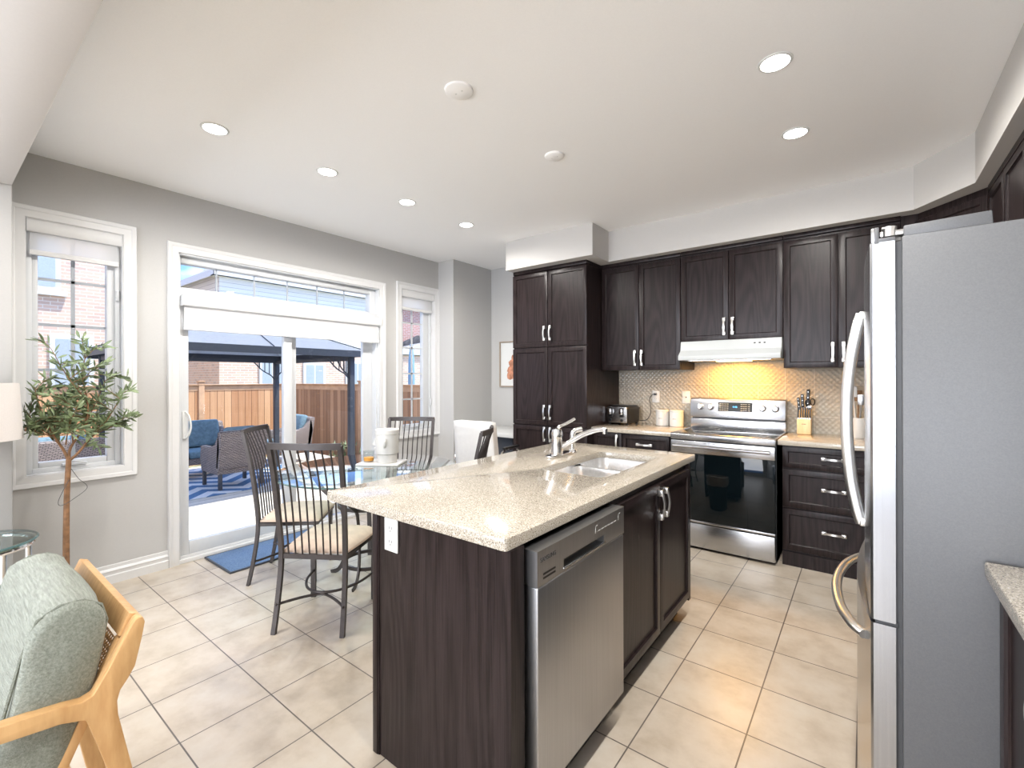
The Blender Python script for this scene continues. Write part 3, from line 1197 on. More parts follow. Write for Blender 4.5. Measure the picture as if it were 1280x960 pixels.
obj('carcass', B((bx0 + 0.03, bx1 - 0.04, 1.735, by1 - 0.03, 0.10, 0.62), (bx1 - 0.04, bx1 - 0.02, 1.735, by1 - 0.03, 0.10, 0.877)), DARKR, t)
obj('toe_kick', B((bx1 - 0.085, bx1 - 0.07, 1.735, by1 - 0.02, 0.0, 0.10)), DARKR, t)
dl = (by1 - 1.75) / 2
door(t, bx1 - 0.02, 1.75, 0.115, dl - 0.004, 0.735, PI / 2, dl - 0.035, 0.64)
door(t, bx1 - 0.02, 1.75 + dl, 0.115, dl - 0.004, 0.735, PI / 2, 0.035, 0.64)

# island top with the sink cut-out
SX0, SX1, SY0, SY1 = -1.305, -0.945, 1.905, 2.60


def rrect(x0, x1, y0, y1, r, k=6):
    pts = []
    for cx, cy, a0 in ((x1 - r, y0 + r, -90), (x1 - r, y1 - r, 0), (x0 + r, y1 - r, 90), (x0 + r, y0 + r, 180)):
        for i in range(k + 1):
            a = R(a0 + 90 * i / k)
            pts.append((cx + r * math.cos(a), cy + r * math.sin(a)))
    return pts


def slab_with_hole(outer, inner, z0, z1):
    bm = bmesh.new()
    eds = []
    for loop in (outer, inner):
        vs = [bm.verts.new((p[0], p[1], z1)) for p in loop]
        for i in range(len(vs)):
            eds.append(bm.edges.new((vs[i], vs[(i + 1) % len(vs)])))
    bmesh.ops.triangle_fill(bm, use_beauty=True, use_dissolve=False, edges=eds)
    for f in bm.faces:
        if f.normal.z < 0:
            f.normal_flip()
    top = bm.faces[:]
    ret = bmesh.ops.extrude_face_region(bm, geom=top)
    nv = [e for e in ret['geom'] if isinstance(e, bmesh.types.BMVert)]
    for v in nv:
        v.co.z = z0
    bmesh.ops.recalc_face_normals(bm, faces=bm.faces[:])
    return bm


bm = slab_with_hole(rrect(ix0, ix1, iy0, iy1, 0.012, 4), rrect(SX0, SX1, SY0, SY1, 0.055), 0.879, 0.915)
ed = [e for e in bm.edges if len(e.link_faces) == 2 and e.calc_face_angle(0) > R(60) and e.verts[0].co.z > 0.91 and e.verts[1].co.z > 0.91]
bmesh.ops.bevel(bm, geom=ed, offset=0.004, segments=2, profile=0.5, affect='EDGES')
tag(obj('island_worktop', bm, QUARTZ), 'long beige speckled worktop of the island with a sink cut-out', 'worktop')

# sink: two bowls
t = thing('sink', 'double-bowl stainless steel undermount sink in the island top', 'sink', (-1.125, 2.25, 0.70))
SDIV = 2.30


def bowl(y0, y1):
    bm = bmesh.new()
    x0, x1 = SX0 - 0.008, SX1 + 0.008
    rings = []
    for ins, z, rr in ((0.0, 0.872, 0.06), (0.006, 0.80, 0.06), (0.012, 0.735, 0.06), (0.03, 0.712, 0.05), (0.07, 0.702, 0.03)):
        rings.append([bm.verts.new((p[0], p[1], z)) for p in rrect(x0 + ins, x1 - ins, y0 + ins, y1 - ins, rr, 6)])
    k = len(rings[0])
    for a, b in zip(rings[:-1], rings[1:]):
        for i in range(k):
            bm.faces.new([a[i], a[(i + 1) % k], b[(i + 1) % k], b[i]])
    bm.faces.new(rings[-1])
    return bm


obj('bowl', bowl(SY0 - 0.008, SDIV - 0.008), SINKST, t, sharp=60)
obj('bowl', bowl(SDIV + 0.008, SY1 + 0.008), SINKST, t, sharp=60)
obj('rim', slab_with_hole(rrect(SX0 - 0.03, SX1 + 0.03, SY0 - 0.03, SY1 + 0.03, 0.06), rrect(SX0 - 0.006, SX1 + 0.006, SY0 - 0.006, SY1 + 0.006, 0.058), 0.872, 0.877), SINKST, t)
obj('divider', B((SX0, SX1, SDIV - 0.012, SDIV + 0.012, 0.80, 0.872), bev=0.006), SINKST, t)
for yy in (2.10, 2.45):
    bm = bmesh.new()
    lathe(bm, [(0.0, 0.001), (0.028, 0.001), (0.042, 0.004), (0.045, 0.001)], (-1.125, yy, 0.702), 24)
    obj('drain', bm, CHROME, t)

# faucet
t = thing('faucet', 'chrome single-lever kitchen faucet beside the island sink', 'faucet', (-1.42, 2.30, 0.915))
bm = bmesh.new()
prism(bm, rrect(-1.452, -1.392, 2.175, 2.425, 0.028), 'z', 0.915, 0.930, 0.004)
obj('base_plate', bm, CHROME, t)
bm = bmesh.new()
lathe(bm, [(0.035, 0.0), (0.034, 0.02), (0.031, 0.05), (0.031, 0.10), (0.033, 0.12), (0.027, 0.145), (0.0, 0.157)], (-1.42, 2.27, 0.928), 28)
obj('body', bm, CHROME, t)
bm = bmesh.new()
path = smooth_path([(-1.42, 2.27, 1.055), (-1.415, 2.285, 1.085), (-1.39, 2.33, 1.105), (-1.365, 2.375, 1.128)], 6)
rings = sweep(bm, path, circ(0.014, 12, 0.009))
obj('lever', bm, CHROME, t)
bm = bmesh.new()
path = smooth_path([(-1.412, 2.278, 0.955), (-1.37, 2.31, 0.99), (-1.31, 2.345, 1.035), (-1.25, 2.385, 1.064), (-1.205, 2.41, 1.075), (-1.185, 2.42, 1.07)], 6)
tube(bm, path, 0.0150, 14)
obj('spout', bm, CHROME, t)
bm = bmesh.new()
lathe(bm, [(0.0, 0.0), (0.014, 0.0), (0.015, 0.03), (0.0, 0.032)], (-1.188, 2.418, 1.048), 18)
obj('aerator', bm, CHROME, t)
t = thing('side_sprayer', 'short chrome side sprayer standing behind the faucet', 'sprayer', (-1.425, 2.46, 0.915))
bm = bmesh.new()
lathe(bm, [(0.024, 0.0), (0.023, 0.012), (0.017, 0.02), (0.016, 0.07), (0.0, 0.075)], (-1.425, 2.46, 0.915), 22)
obj('base', bm, CHROME, t)
bm = bmesh.new()
sweep(bm, smooth_path([(-1.425, 2.46, 0.975), (-1.425, 2.46, 1.02), (-1.415, 2.47, 1.045), (-1.385, 2.50, 1.055)], 5), circ(0.017, 14))
obj('spray_head', bm, CHROME, t)

# dishwasher
t = thing('dishwasher', 'stainless steel dishwasher built into the island end', 'dishwasher', (-1.05, 1.415, 0.0))
dy0, dy1, dxf = 1.113, 1.722, -0.765
obj('tub', B((-1.36, -0.822, dy0 + 0.005, dy1 - 0.005, 0.02, 0.85)), BLACK, t)
bm = bmesh.new()
# control fascia, with the pocket handle cut into it (frame of boxes around the pocket)
hy0, hy1, hz0, hz1 = 1.262, 1.545, 0.766, 0.792
for bx in ((-0.82, dxf, dy0, dy1, hz1, 0.858), (-0.82, dxf, dy0, dy1, 0.752, hz0), (-0.82, dxf, dy0, hy0, hz0, hz1), (-0.82, dxf, hy1, dy1, hz0, hz1)):
    cube_into(bm, (bx[0], bx[2], bx[4]), (bx[1], bx[3], bx[5]), 0.0)
fas = obj('control_fascia', bm, STEELV, t)
obj('handle_pocket', B((-0.819, dxf - 0.030, hy0, hy1, hz0, hz1)), BLACK, fas)
obj('handle_lip', B((dxf - 0.006, dxf + 0.003, hy0 - 0.004, hy1 + 0.012, hz0 - 0.006, hz0), bev=0.002), STEEL, fas)
obj('vent_slot', B((dxf - 0.002, dxf + 0.0008, 1.144, 1.212, 0.780, 0.786)), BLACK, fas)
obj('vent_slot', B((dxf - 0.002, dxf + 0.0008, 1.144, 1.212, 0.768, 0.774)), BLACK, fas)
obj('lettering', text_bm('SAMSUNG', 0.019, facing((dxf + 0.0006, 1.172, 0.828), (1, 0, 0))), DKGREY, fas)
bm = bmesh.new()
for k in range(6):
    cube_into(bm, (dxf, 1.50 + k * 0.026, 0.818), (dxf + 0.0008, 1.516 + k * 0.026, 0.8205))
for yy in (1.478, 1.668):
    cube_into(bm, (dxf, yy, 0.815), (dxf + 0.0008, yy + 0.003, 0.842))
    cube_into(bm, (dxf, yy, 0.839), (dxf + 0.0008, yy + 0.016, 0.842))
obj('control_marks', bm, WHITE, fas)
obj('door_panel', B((-0.815, dxf + 0.0, dy0 + 0.004, dy1 - 0.002, 0.118, 0.750), bev=0.006, seg=3), STEELV, t)
obj('door_liner', B((-0.822, -0.815, dy0 + 0.001, dy1, 0.118, 0.752)), BLACK, t)
obj('kick_plate', B((-0.90, -0.885, dy0 + 0.005, dy1 - 0.005, 0.0, 0.115)), BLACK, t)


# outlets
def outlet(label, loc, normal, kind='duplex', wdt=0.072, hgt=0.116):
    M = facing(loc, normal)
    t = thing('wall_outlet', label, 'outlet', loc)

    def lb(x0, x1, y0, y1, z0, z1, bev=0.0):
        bm = bmesh.new()
        cube_into(bm, (x0, y0, z0), (x1, y1, z1), bev, 2, M)
        return bm
    obj('cover_plate', lb(-wdt / 2, wdt / 2, -hgt / 2, hgt / 2, 0.0, 0.006, 0.002), WHITE, t)
    if kind == 'duplex':
        for s in (-1, 1):
            r_ = obj('receptacle', lb(-0.017, 0.017, s * 0.024 - 0.015, s * 0.024 + 0.015, 0.005, 0.0075, 0.001), WHITE, t)
            bm = bmesh.new()
            for xx in (-0.007, 0.007):
                cube_into(bm, (xx - 0.001, s * 0.024 - 0.003, 0.0072), (xx + 0.001, s * 0.024 + 0.007, 0.0079), 0, 2, M)
            cube_into(bm, (-0.002, s * 0.024 - 0.011, 0.0072), (0.002, s * 0.024 - 0.007, 0.0079), 0, 2, M)
            obj('slots', bm, BLACK, r_)
    else:
        obj('jack', lb(-0.006, 0.006, -0.006, 0.006, 0.005, 0.008, 0.001), DKGREY, t)
    return t


outlet('white duplex outlet on the end of the dark island below the worktop', (-1.333, 1.031, 0.815), (0, -1, 0))
outlet('white outlet on the backsplash with the toaster plugged in', (-1.640, YB - 0.008, 1.185), (0, -1, 0))
outlet('white cover plate on the backsplash just left of the stove panel', (-1.348, YB - 0.008, 1.185), (0, -1, 0), 'jack')

# ------------------------------------------------------------------ range
rx0, rx1, ryf = -1.275, -0.518, 3.80
t = thing('electric_range', 'stainless electric range with black glass oven door between the worktops', 'stove', ((rx0 + rx1) / 2, 4.12, 0))
obj('body', B((rx0, rx1, ryf + 0.045, 4.44, 0.02, 0.895)), BLACK, t)
obj('cooktop', B((rx0 + 0.012, rx1 - 0.012, ryf + 0.035, 4.355, 0.905, 0.920), bev=0.002), BLKGL, t)
bm = bmesh.new()
prism(bm, [(ryf - 0.005, 0.872), (ryf - 0.005, 0.912), (ryf + 0.006, 0.922), (ryf + 0.04, 0.922), (ryf + 0.04, 0.872)], 'x', rx0, rx1, 0.003)
for xx in (rx0, rx1 - 0.012):
    cube_into(bm, (xx, ryf + 0.04, 0.895), (xx + 0.012, 4.355, 0.921), 0.002)
obj('cooktop_trim', bm, STEEL, t)
for cx, cy, rr in ((-1.08, 3.99, 0.11), (-0.71, 3.99, 0.12), (-1.08, 4.22, 0.08), (-0.71, 4.22, 0.08), (-0.90, 4.24, 0.055)):
    bm = bmesh.new()
    for q in (rr, rr * 0.62):
        lathe(bm, [(q - 0.0012, 0.0203), (q + 0.0012, 0.0203)], (cx, cy, 0.90), 40)
    obj('burner_ring', bm, DKGREY, t)
dd = obj('oven_door', B((rx0 + 0.003, rx1 - 0.003, ryf, ryf + 0.045, 0.215, 0.862), bev=0.004), BLKGL, t)
obj('door_rail', B((rx0 + 0.003, rx1 - 0.003, ryf - 0.004, ryf + 0.01, 0.765, 0.862), bev=0.003), STEEL, dd)
obj('door_foot_rail', B((rx0 + 0.003, rx1 - 0.003, ryf - 0.003, ryf + 0.01, 0.215, 0.232), bev=0.002), STEEL, dd)
bm = bmesh.new()
tube(bm, [(rx0 + 0.03, ryf - 0.045, 0.823), (rx1 - 0.03, ryf - 0.045, 0.823)], 0.013, 16)
for xx in (rx0 + 0.05, rx1 - 0.05):
    cube_into(bm, (xx - 0.012, ryf - 0.045, 0.812), (xx + 0.012, ryf, 0.834), 0.004)
obj('handle', bm, STEEL, dd)
obj('vent_slots', B(*[(rx0 + 0.26 + k * 0.032, rx0 + 0.282 + k * 0.032, ryf - 0.0048, ryf, 0.8485, 0.8525) for k in range(9)]), BLACK, dd)
obj('storage_drawer', B((rx0 + 0.003, rx1 - 0.003, ryf - 0.004, ryf + 0.04, 0.022, 0.208), bev=0.006), STEEL, t)
obj('side_panel', B((rx1 - 0.003, rx1, ryf + 0.05, 4.44, 0.02, 0.87)), BLACK, t)
# back guard
obj('back_riser', B((rx0, rx1, 4.352, 4.455, 0.90, 1.000), bev=0.004), STEEL, t)
obj('back_slot', B((rx0 + 0.01, rx1 - 0.01, 4.370, 4.45, 0.998, 1.020)), BLACK, t)
bm = bmesh.new()
prism(bm, [(4.330, 1.016), (4.352, 1.178), (4.366, 1.186), (4.455, 1.186), (4.455, 1.010)], 'x', rx0, rx1, 0.003)
cp = obj('control_panel', bm, STEEL, t)
tilt = math.atan2(0.022, 0.162)


def on_panel(x, z):
    return Matrix.Translation((x, 4.330 + (z - 1.016) * 0.022 / 0.162, z)) @ Matrix.Rotation(PI / 2 - tilt, 4, 'X')


for xx in (-1.188, -1.099, -0.686, -0.592):
    bm = bmesh.new()
    lathe(bm, [(0.029, 0.0), (0.029, 0.004), (0.024, 0.006), (0.022, 0.026), (0.019, 0.029), (0, 0.029)], (0, 0, 0), 28)
    kb = obj('knob', (bm.transform(on_panel(xx, 1.108)), bm)[1], STEEL, cp)
    bm = bmesh.new()
    cube_into(bm, (-0.005, -0.021, 0.028), (0.005, 0.021, 0.040), 0.002, 2, on_panel(xx, 1.108))
    obj('knob_grip', bm, NICKEL, kb)
bm = bmesh.new()
cube_into(bm, (-0.137, -0.040, 0.0), (0.137, 0.040, 0.002), 0, 2, on_panel(-0.901, 1.112))
dp = obj('display_glass', bm, BLKGL, cp)
obj('clock_digits', text_bm('4:46', 0.022, on_panel(-0.90, 1.114) @ Matrix.Translation((0, 0, 0.0023)), 0.0002), LCD, dp)
bm = bmesh.new()
for cx in [-0.118, -0.098, -0.078, -0.058] + [0.052, 0.070, 0.088, 0.112]:
    for cy in (-0.028, -0.010, 0.008, 0.026):
        cube_into(bm, (cx - 0.006, cy - 0.0012, 0.002), (cx + 0.006, cy + 0.0012, 0.0024), 0, 2, on_panel(-0.901, 1.112))
obj('button_marks', bm, WHITE, dp)
obj('lettering', text_bm('SAMSUNG', 0.014, on_panel(-0.90, 1.052) @ Matrix.Translation((0, 0, 0.001)), 0.0002), DKGREY, cp)

# range hood
t = thing('range_hood', 'white under-cabinet range hood glowing over the stove', 'range hood', (-0.888, 4.2, 1.515))
hx0, hx1 = -1.268, -0.507
bm = bmesh.new()
prism(bm, [(3.97, 1.517), (3.97, 1.555), (4.03, 1.60), (4.045, 1.679), (YB - 0.009, 1.679), (YB - 0.009, 1.517), (YB - 0.012, 1.513)], 'x', hx0, hx1, 0.003)
hd = obj('canopy', bm, plain('hood_enamel', (0.47, 0.49, 0.49), 0.35, var=0.01), t)
obj('light_lens', B((-1.02, -0.76, 4.20, 4.32, 1.508, 1.515), bev=0.002), HOODLENS, t)
obj('filter', B((-1.20, -0.58, 4.03, 4.17, 1.511, 1.516)), STEEL, t)
for k in range(3):
    obj('switch', B((-0.70 + k * 0.035, -0.685 + k * 0.035, 4.034, 4.046, 1.640, 1.650), bev=0.002), DKGREY, t)
hl = lamp('hood_lamp', 'AREA', (-0.89, 4.24, 1.505), 6.5, (1.0, 0.47, 0.06), shape='RECTANGLE', size=0.28, size_y=0.12)

# ------------------------------------------------------------------ worktop items
# toaster
t = thing('toaster', 'black and chrome four-slot toaster on the worktop by the pantry', 'toaster', (-1.91, 4.27, 0.915), R(-6))
bm = bmesh.new()
cube_into(bm, (-0.115, -0.11, 0.012), (0.125, 0.13, 0.185), 0.03, 4)
obj('body', bm, BLACK, t, world=False)
bm = bmesh.new()
cube_into(bm, (-0.110, -0.122, 0.020), (0.118, -0.105, 0.178), 0.012, 3)
fp = obj('front_panel', bm, STEEL, t, world=False)
for xx in (-0.06, 0.065):
    bm = bmesh.new()
    cube_into(bm, (xx - 0.022, -0.126, 0.075), (xx + 0.022, -0.121, 0.165), 0.004)
    obj('lever_slot', bm, BLACK, fp, world=False)
    bm = bmesh.new()
    cube_into(bm, (xx - 0.017, -0.152, 0.10), (xx + 0.017, -0.124, 0.158), 0.006)
    obj('lever', bm, CHROME, fp, world=False)
    bm = bmesh.new()
    lathe(bm, [(0.014, 0), (0.013, 0.012), (0, 0.013)], (0, 0, 0), 18)
    bm.transform(Matrix.Translation((xx, -0.122, 0.045)) @ Matrix.Rotation(PI / 2, 4, 'X'))
    obj('dial', bm, BLACK, fp, world=False)
for xx in (-0.055, 0.06):
    for yy in (-0.03, 0.06):
        bm = bmesh.new()
        cube_into(bm, (xx - 0.045, yy - 0.016, 0.1835), (xx + 0.045, yy + 0.016, 0.1865), 0.001)
        obj('bread_slot', bm, DKGREY, t, world=False)
for xx in (-0.09, 0.10):
    for yy in (-0.08, 0.10):
        bm = bmesh.new()
        lathe(bm, [(0.012, 0), (0.012, 0.014), (0, 0.014)], (xx, yy, 0), 10)
        obj('foot', bm, BLACK, t, world=False)
bm = bmesh.new()
tube(bm, smooth_path([(-1.77, 4.36, 0.95), (-1.715, 4.40, 0.955), (-1.68, 4.42, 1.02), (-1.685, 4.43, 1.10), (-1.69, 4.42, 1.16), (-1.665, 4.425, 1.205), (-1.64, 4.44, 1.209)], 6), 0.0035, 8)
cube_into(bm, (-1.652, 4.425, 1.199), (-1.628, 4.455, 1.219), 0.004)
obj('power_cord', bm, BLACK, t)


def canister(x, y, label):
    t = thing('canister', label, 'canister', (x, y, 0.915))
    bm = bmesh.new()
    lathe(bm, [(0.0, 0.0), (0.058, 0.0), (0.062, 0.004), (0.062, 0.128), (0.060, 0.132), (0, 0.132)], (x, y, 0.915), 36)
    obj('jar', bm, CERAM, t)
    bm = bmesh.new()
    lathe(bm, [(0.0, 0.132), (0.062, 0.133), (0.063, 0.148), (0.059, 0.153), (0, 0.153)], (x, y, 0.915), 36)
    obj('lid', bm, CERAM, t)
    bm = bmesh.new()
    for k in range(4):
        a = R(-90) + (k - 1.5) * 0.14
        cx, cy = x + 0.0622 * math.cos(a), y + 0.0622 * math.sin(a)
        cube_into(bm, (cx - 0.003, cy - 0.0005, 0.985), (cx + 0.003, cy + 0.0006, 0.990))
    obj('lettering', bm, DKGREY, t)


canister(-1.535, 4.345, 'white lidded canister nearer the toaster')
canister(-1.40, 4.335, 'white lidded canister nearer the stove')

# knife block and its knives
kbx, kby = -0.392, 4.375
t = thing('knife_block', 'pale wooden knife block on the worktop right of the stove', 'knife block', (kbx, kby, 0.915))
bm = bmesh.new()
prism(bm, [(4.335, 0.915), (4.335, 1.035), (4.375, 1.035), (4.385, 1.10), (4.435, 1.12), (4.435, 0.915)], 'x', kbx - 0.047, kbx + 0.047, 0.003)
obj('block', bm, BLOCKW, t)
bm = bmesh.new()
for k in range(4):
    cube_into(bm, (kbx - 0.014 + k * 0.0075, 4.3340, 0.993), (kbx - 0.009 + k * 0.0075, 4.3352, 0.999))
obj('stamp', bm, DKGREY, t)
def knife(x, y, z0, hl, wdt, label, group=None, tiltx=0.0, rivets=True):
    t = thing('kitchen_knife', label, 'knife', (x, y, z0), 0, group)
    M = Matrix.Translation((x, y, z0)) @ Matrix.Rotation(tiltx, 4, 'Y')
    bm = bmesh.new()
    cube_into(bm, (-wdt * 0.35, -0.001, -0.06), (wdt * 0.35, 0.001, 0.012), 0, 2, M)
    obj('blade', bm, STEEL, t)
    bm = bmesh.new()
    t2 = bmesh.new()
    prism(t2, [(-wdt / 2, 0.01), (wdt / 2, 0.01), (wdt * 0.42, hl * 0.5), (wdt * 0.55, hl * 0.92), (wdt * 0.3, hl), (-wdt * 0.45, hl * 0.97), (-wdt * 0.5, hl * 0.5)], 'y', -0.007, 0.007, 0.002)
    t2.transform(M)
    merge(bm, t2)
    hd_ = obj('handle', bm, BLACK, t)
    if rivets:
        for q in (0.25, 0.55, 0.85):
            bm = bmesh.new()
            lathe(bm, [(0.003, 0), (0.0026, 0.001), (0, 0.0012)], (0, 0, 0), 8)
            bm.transform(M @ Matrix.Translation((0, -0.007, hl * q)) @ Matrix.Rotation(PI / 2, 4, 'X'))
            obj('rivet', bm, NICKEL, hd_)
for k in range(6):
    knife(kbx - 0.040 + k * 0.0160, 4.353, 1.036, 0.095, 0.011, 'slim black-handled steak knife in the front row of the knife block', 'steak knives in the knife block', 0, False)
knife(kbx - 0.036, 4.400, 1.108, 0.10, 0.020, 'black-handled knife at the left of the block back row', None, R(-6))
knife(kbx - 0.012, 4.415, 1.116, 0.12, 0.022, 'black-handled knife second from left in the block back row', None, R(-4))
knife(kbx + 0.018, 4.425, 1.120, 0.155, 0.026, 'tallest black-handled knife standing up from the knife block', None, R(2))
t = thing('scissors', 'black-handled kitchen scissors in the right slot of the knife block', 'scissors', (kbx + 0.036, 4.41, 1.11))
bm = bmesh.new()
for s in (-1, 1):
    cube_into(bm, (kbx + 0.032 + s * 0.006 - 0.006, 4.408, 1.04), (kbx + 0.032 + s * 0.006 + 0.006, 4.411, 1.14))
obj('blades', bm, STEEL, t)
for s, zz in ((-1, 1.165), (1, 1.172)):
    bm = bmesh.new()
    cxx = kbx + 0.036 + s * 0.017
    tube(bm, [(cxx + 0.015 * math.cos(a * PI / 8), 4.41, zz + 0.026 * math.sin(a * PI / 8)) for a in range(16)], 0.0045, 8, True)
    obj('finger_loop', bm, BLACK, t)

# utensil crock behind the fridge handle
t = thing('utensil_crock', 'pale utensil crock on the worktop seen behind the fridge handle', 'crock', (-0.045, 4.33, 0.915))
bm = bmesh.new()
lathe(bm, [(0, 0), (0.045, 0), (0.05, 0.01), (0.052, 0.15), (0.048, 0.15), (0.046, 0.015), (0, 0.012)], (-0.045, 4.33, 0.915), 28)
obj('pot', bm, CERAM, t)
for k, (dx, dy, hgt, mm, nm) in enumerate(((-0.03, 0.0, 0.30, CERAM, 'pale spoon leaning in the utensil crock'), (0.0, 0.01, 0.27, BARK, 'brown wooden spatula standing in the utensil crock'), (0.02, -0.01, 0.24, STEEL, 'steel turner standing in the utensil crock'))):
    t2 = thing('kitchen_utensil', nm, 'utensil', (-0.045, 4.33, 0.93))
    bm = bmesh.new()
    tube(bm, [(-0.045 + dx * 0.2, 4.33 + dy, 0.93), (-0.045 + dx, 4.33 + dy, 0.93 + hgt)], 0.005, 8)
    obj('shaft', bm, mm, t2)
    bm = bmesh.new()
    cube_into(bm, (-0.045 + dx - 0.024, 4.33 + dy - 0.005, 0.92 + hgt), (-0.045 + dx + 0.024, 4.33 + dy + 0.005, 1.0 + hgt), 0.004)
    obj('blade', bm, mm, t2)

# rubbish bin at the far end of the island (seen mirrored in the oven door)
t = thing('rubbish_bin', 'black bin with a white liner behind the far end of the island', 'bin', (-1.10, 3.08, 0))
bm = bmesh.new()
lathe(bm, [(0, 0), (0.12, 0), (0.145, 0.50), (0.138, 0.50), (0.115, 0.01), (0, 0.01)], (-1.10, 3.08, 0), 28)
obj('tub', bm, BLACK, t)
bm = bmesh.new()
lathe(bm, [(0.150, 0.38), (0.158, 0.42), (0.150, 0.46), (0.156, 0.515), (0.140, 0.52), (0.13, 0.40)], (-1.10, 3.08, 0), 28)
for v in bm.verts:
    v.co += Vector((random.uniform(-1, 1), random.uniform(-1, 1), random.uniform(-1, 1))) * 0.006
obj('liner', bm, BAG, t)

# ------------------------------------------------------------------ fridge
t = thing('refrigerator', 'tall grey and stainless french-door refrigerator at the right', 'refrigerator', (0.44, 2.075, 0))
fy0, fy1 = 1.62, 2.53
obj('cabinet', B((0.078, 0.80, fy0, fy1, 0.03, 1.75), bev=0.004), FSIDE, t)
obj('gasket', B((0.064, 0.078, fy0 + 0.012, fy1 - 0.012, 0.06, 1.74)), DKGREY, t)


def fdoor(name, y0, y1, z0, z1, bulge, edge=0.010, full=(1.62, 2.53)):
    """Door slab whose front bows outwards (towards -X)."""
    bm = bmesh.new()
    n = 14
    c, hw = (full[0] + full[1]) / 2, (full[1] - full[0]) / 2
    pts = []
    ys = [y0 + (y1 - y0) * i / n for i in range(n + 1)]
    for y in ys:
        pts.append((edge - bulge * (1 - ((y - c) / hw) ** 2), y))
    pts[0] = (pts[0][0] + 0.006, y0)
    pts.insert(1, (pts[0][0] - 0.006, y0 + 0.006))
    pts += [(0.064, y1), (0.064, y0)]
    prism(bm, pts, 'z', z0, z1)
    return obj(name, bm, FDOOR, t, sharp=30)


dn = fdoor('door', fy0, 2.0735, 0.70, 1.742, 0.014)
dfar = fdoor('door', 2.0765, fy1, 0.70, 1.742, 0.014)
for dd_, ya_, yb_ in ((dn, fy0, 2.0735), (dfar, 2.0765, fy1)):
    obj('top_lip', B((0.012, 0.027, ya_ + 0.001, yb_, 1.742, 1.783), bev=0.003), FDOOR, dd_)
    obj('hinge_cap', B((0.027, 0.064, ya_ - 0.002, yb_, 1.742, 1.752), (0.020, 0.030, ya_ - 0.002, ya_ + 0.03, 1.738, 1.783), bev=0.002), FSIDE, dd_)
dz = fdoor('freezer_drawer', fy0, fy1, 0.045, 0.69, 0.036)


def fhandle(y, par):
    bm = bmesh.new()
    zs = [0.855, 0.90, 1.0, 1.12, 1.225, 1.33, 1.45, 1.55, 1.593]
    xs = [-0.012, -0.024, -0.042, -0.052, -0.055, -0.052, -0.040, -0.022, -0.010]
    sweep(bm, smooth_path([(x, y, z) for x, z in zip(xs, zs)], 4), circ(0.018, 12, 0.012), upv=(0, 1, 0))
    for z in (0.862, 1.586):
        cube_into(bm, (-0.018, y - 0.014, z - 0.014), (0.002, y + 0.014, z + 0.014), 0.004)
    obj('handle', bm, NICKEL, par, sharp=60)


fhandle(2.035, dn)
fhandle(2.115, dfar)
bm = bmesh.new()
ys = [1.70, 1.74, 1.84, 1.96, 2.075, 2.19, 2.31, 2.41, 2.45]
xs = [-0.004, -0.030, -0.062, -0.080, -0.086, -0.080, -0.062, -0.030, -0.004]
sweep(bm, smooth_path([(x, y, 0.615) for x, y in zip(xs, ys)], 4), circ(0.016, 12, 0.013))
obj('handle', bm, NICKEL, dz, sharp=60)
bm = bmesh.new()
prism(bm, [(0.082, 1.749), (0.082, 1.778), (0.249, 1.783), (0.251, 1.749)], 'y', 1.622, 1.72, 0.003)
obj('hinge_cover', bm, FSIDE, t)
bm = B((0.03, 0.085, 1.63, 1.70, 1.757, 1.772), bev=0.003)
lathe(bm, [(0.017, 0.0), (0.017, 0.026), (0, 0.028)], (0.052, 1.640, 1.757), 24)
obj('hinge', bm, NICKEL, t)
bm = bmesh.new()
prism(bm, [(0.082, 1.749), (0.082, 1.778), (0.249, 1.783), (0.251, 1.749)], 'y', 2.43, 2.528, 0.003)
obj('hinge_cover', bm, FSIDE, t)
obj('hinge', B((0.02, 0.07, 1.625, 1.66, 0.688, 0.702), bev=0.002), DKGREY, t)
obj('base_grille', B((0.05, 0.078, fy0 + 0.02, fy1 - 0.02, 0.0, 0.045)), BLACK, t)
for yy in (1.66, 2.49):
    obj('foot', B((0.70, 0.74, yy - 0.02, yy + 0.02, 0.0, 0.03)), BLACK, t)

# right-hand counter in front of the fridge
t = thing('base_cabinet', 'dark base cabinet in the bottom right corner in front of the fridge', 'cabinet', (0.56, 0.9, 0))
obj('carcass', B((0.275, XR - 0.03, 0.20, 1.598, 0.10, 0.877)), DARK, t)
obj('toe_kick', B((0.34, XR - 0.03, 0.20, 1.598, 0.0, 0.10)), DARKR, t)
for k in range(3):
    door(t, 0.275, 1.596 - k * 0.465, 0.115, 0.46, 0.755, -PI / 2, 0.42, 0.67)
tag(obj('worktop', B((0.230, XR - 0.001, 0.18, 1.602, 0.879, 0.917), bev=0.005), QUARTZ), 'beige speckled worktop corner at the right edge in front of the fridge', 'worktop')

# ------------------------------------------------------------------ dining set
CX, CY = -2.762, 1.942
t = thing('dining_table', 'round glass-topped dining table on a curved dark iron base', 'table', (CX, CY, 0))
bm = bmesh.new()
lathe(bm, [(0, 0.733), (0.600, 0.733), (0.607, 0.736), (0.607, 0.742), (0.600, 0.745), (0, 0.745)], (CX, CY, 0), 72)
for f in bm.faces:
    rr = max(math.hypot(v.co.x - CX, v.co.y - CY) for v in f.verts)
    lo = min(math.hypot(v.co.x - CX, v.co.y - CY) for v in f.verts)
    if lo > 0.59:
        f.material_index = 1
obj('glass_top', bm, [TGLASS, GEDGE], t)
for zz, rr in ((0.50, 0.205), (0.10, 0.17)):
    bm = bmesh.new()
    sweep(bm, [(CX + rr * math.cos(a * 2 * PI / 40), CY + rr * math.sin(a * 2 * PI / 40), zz) for a in range(40)], rect(0.012, 0.022), closed=True)
    obj('ring', bm, IRON, t)
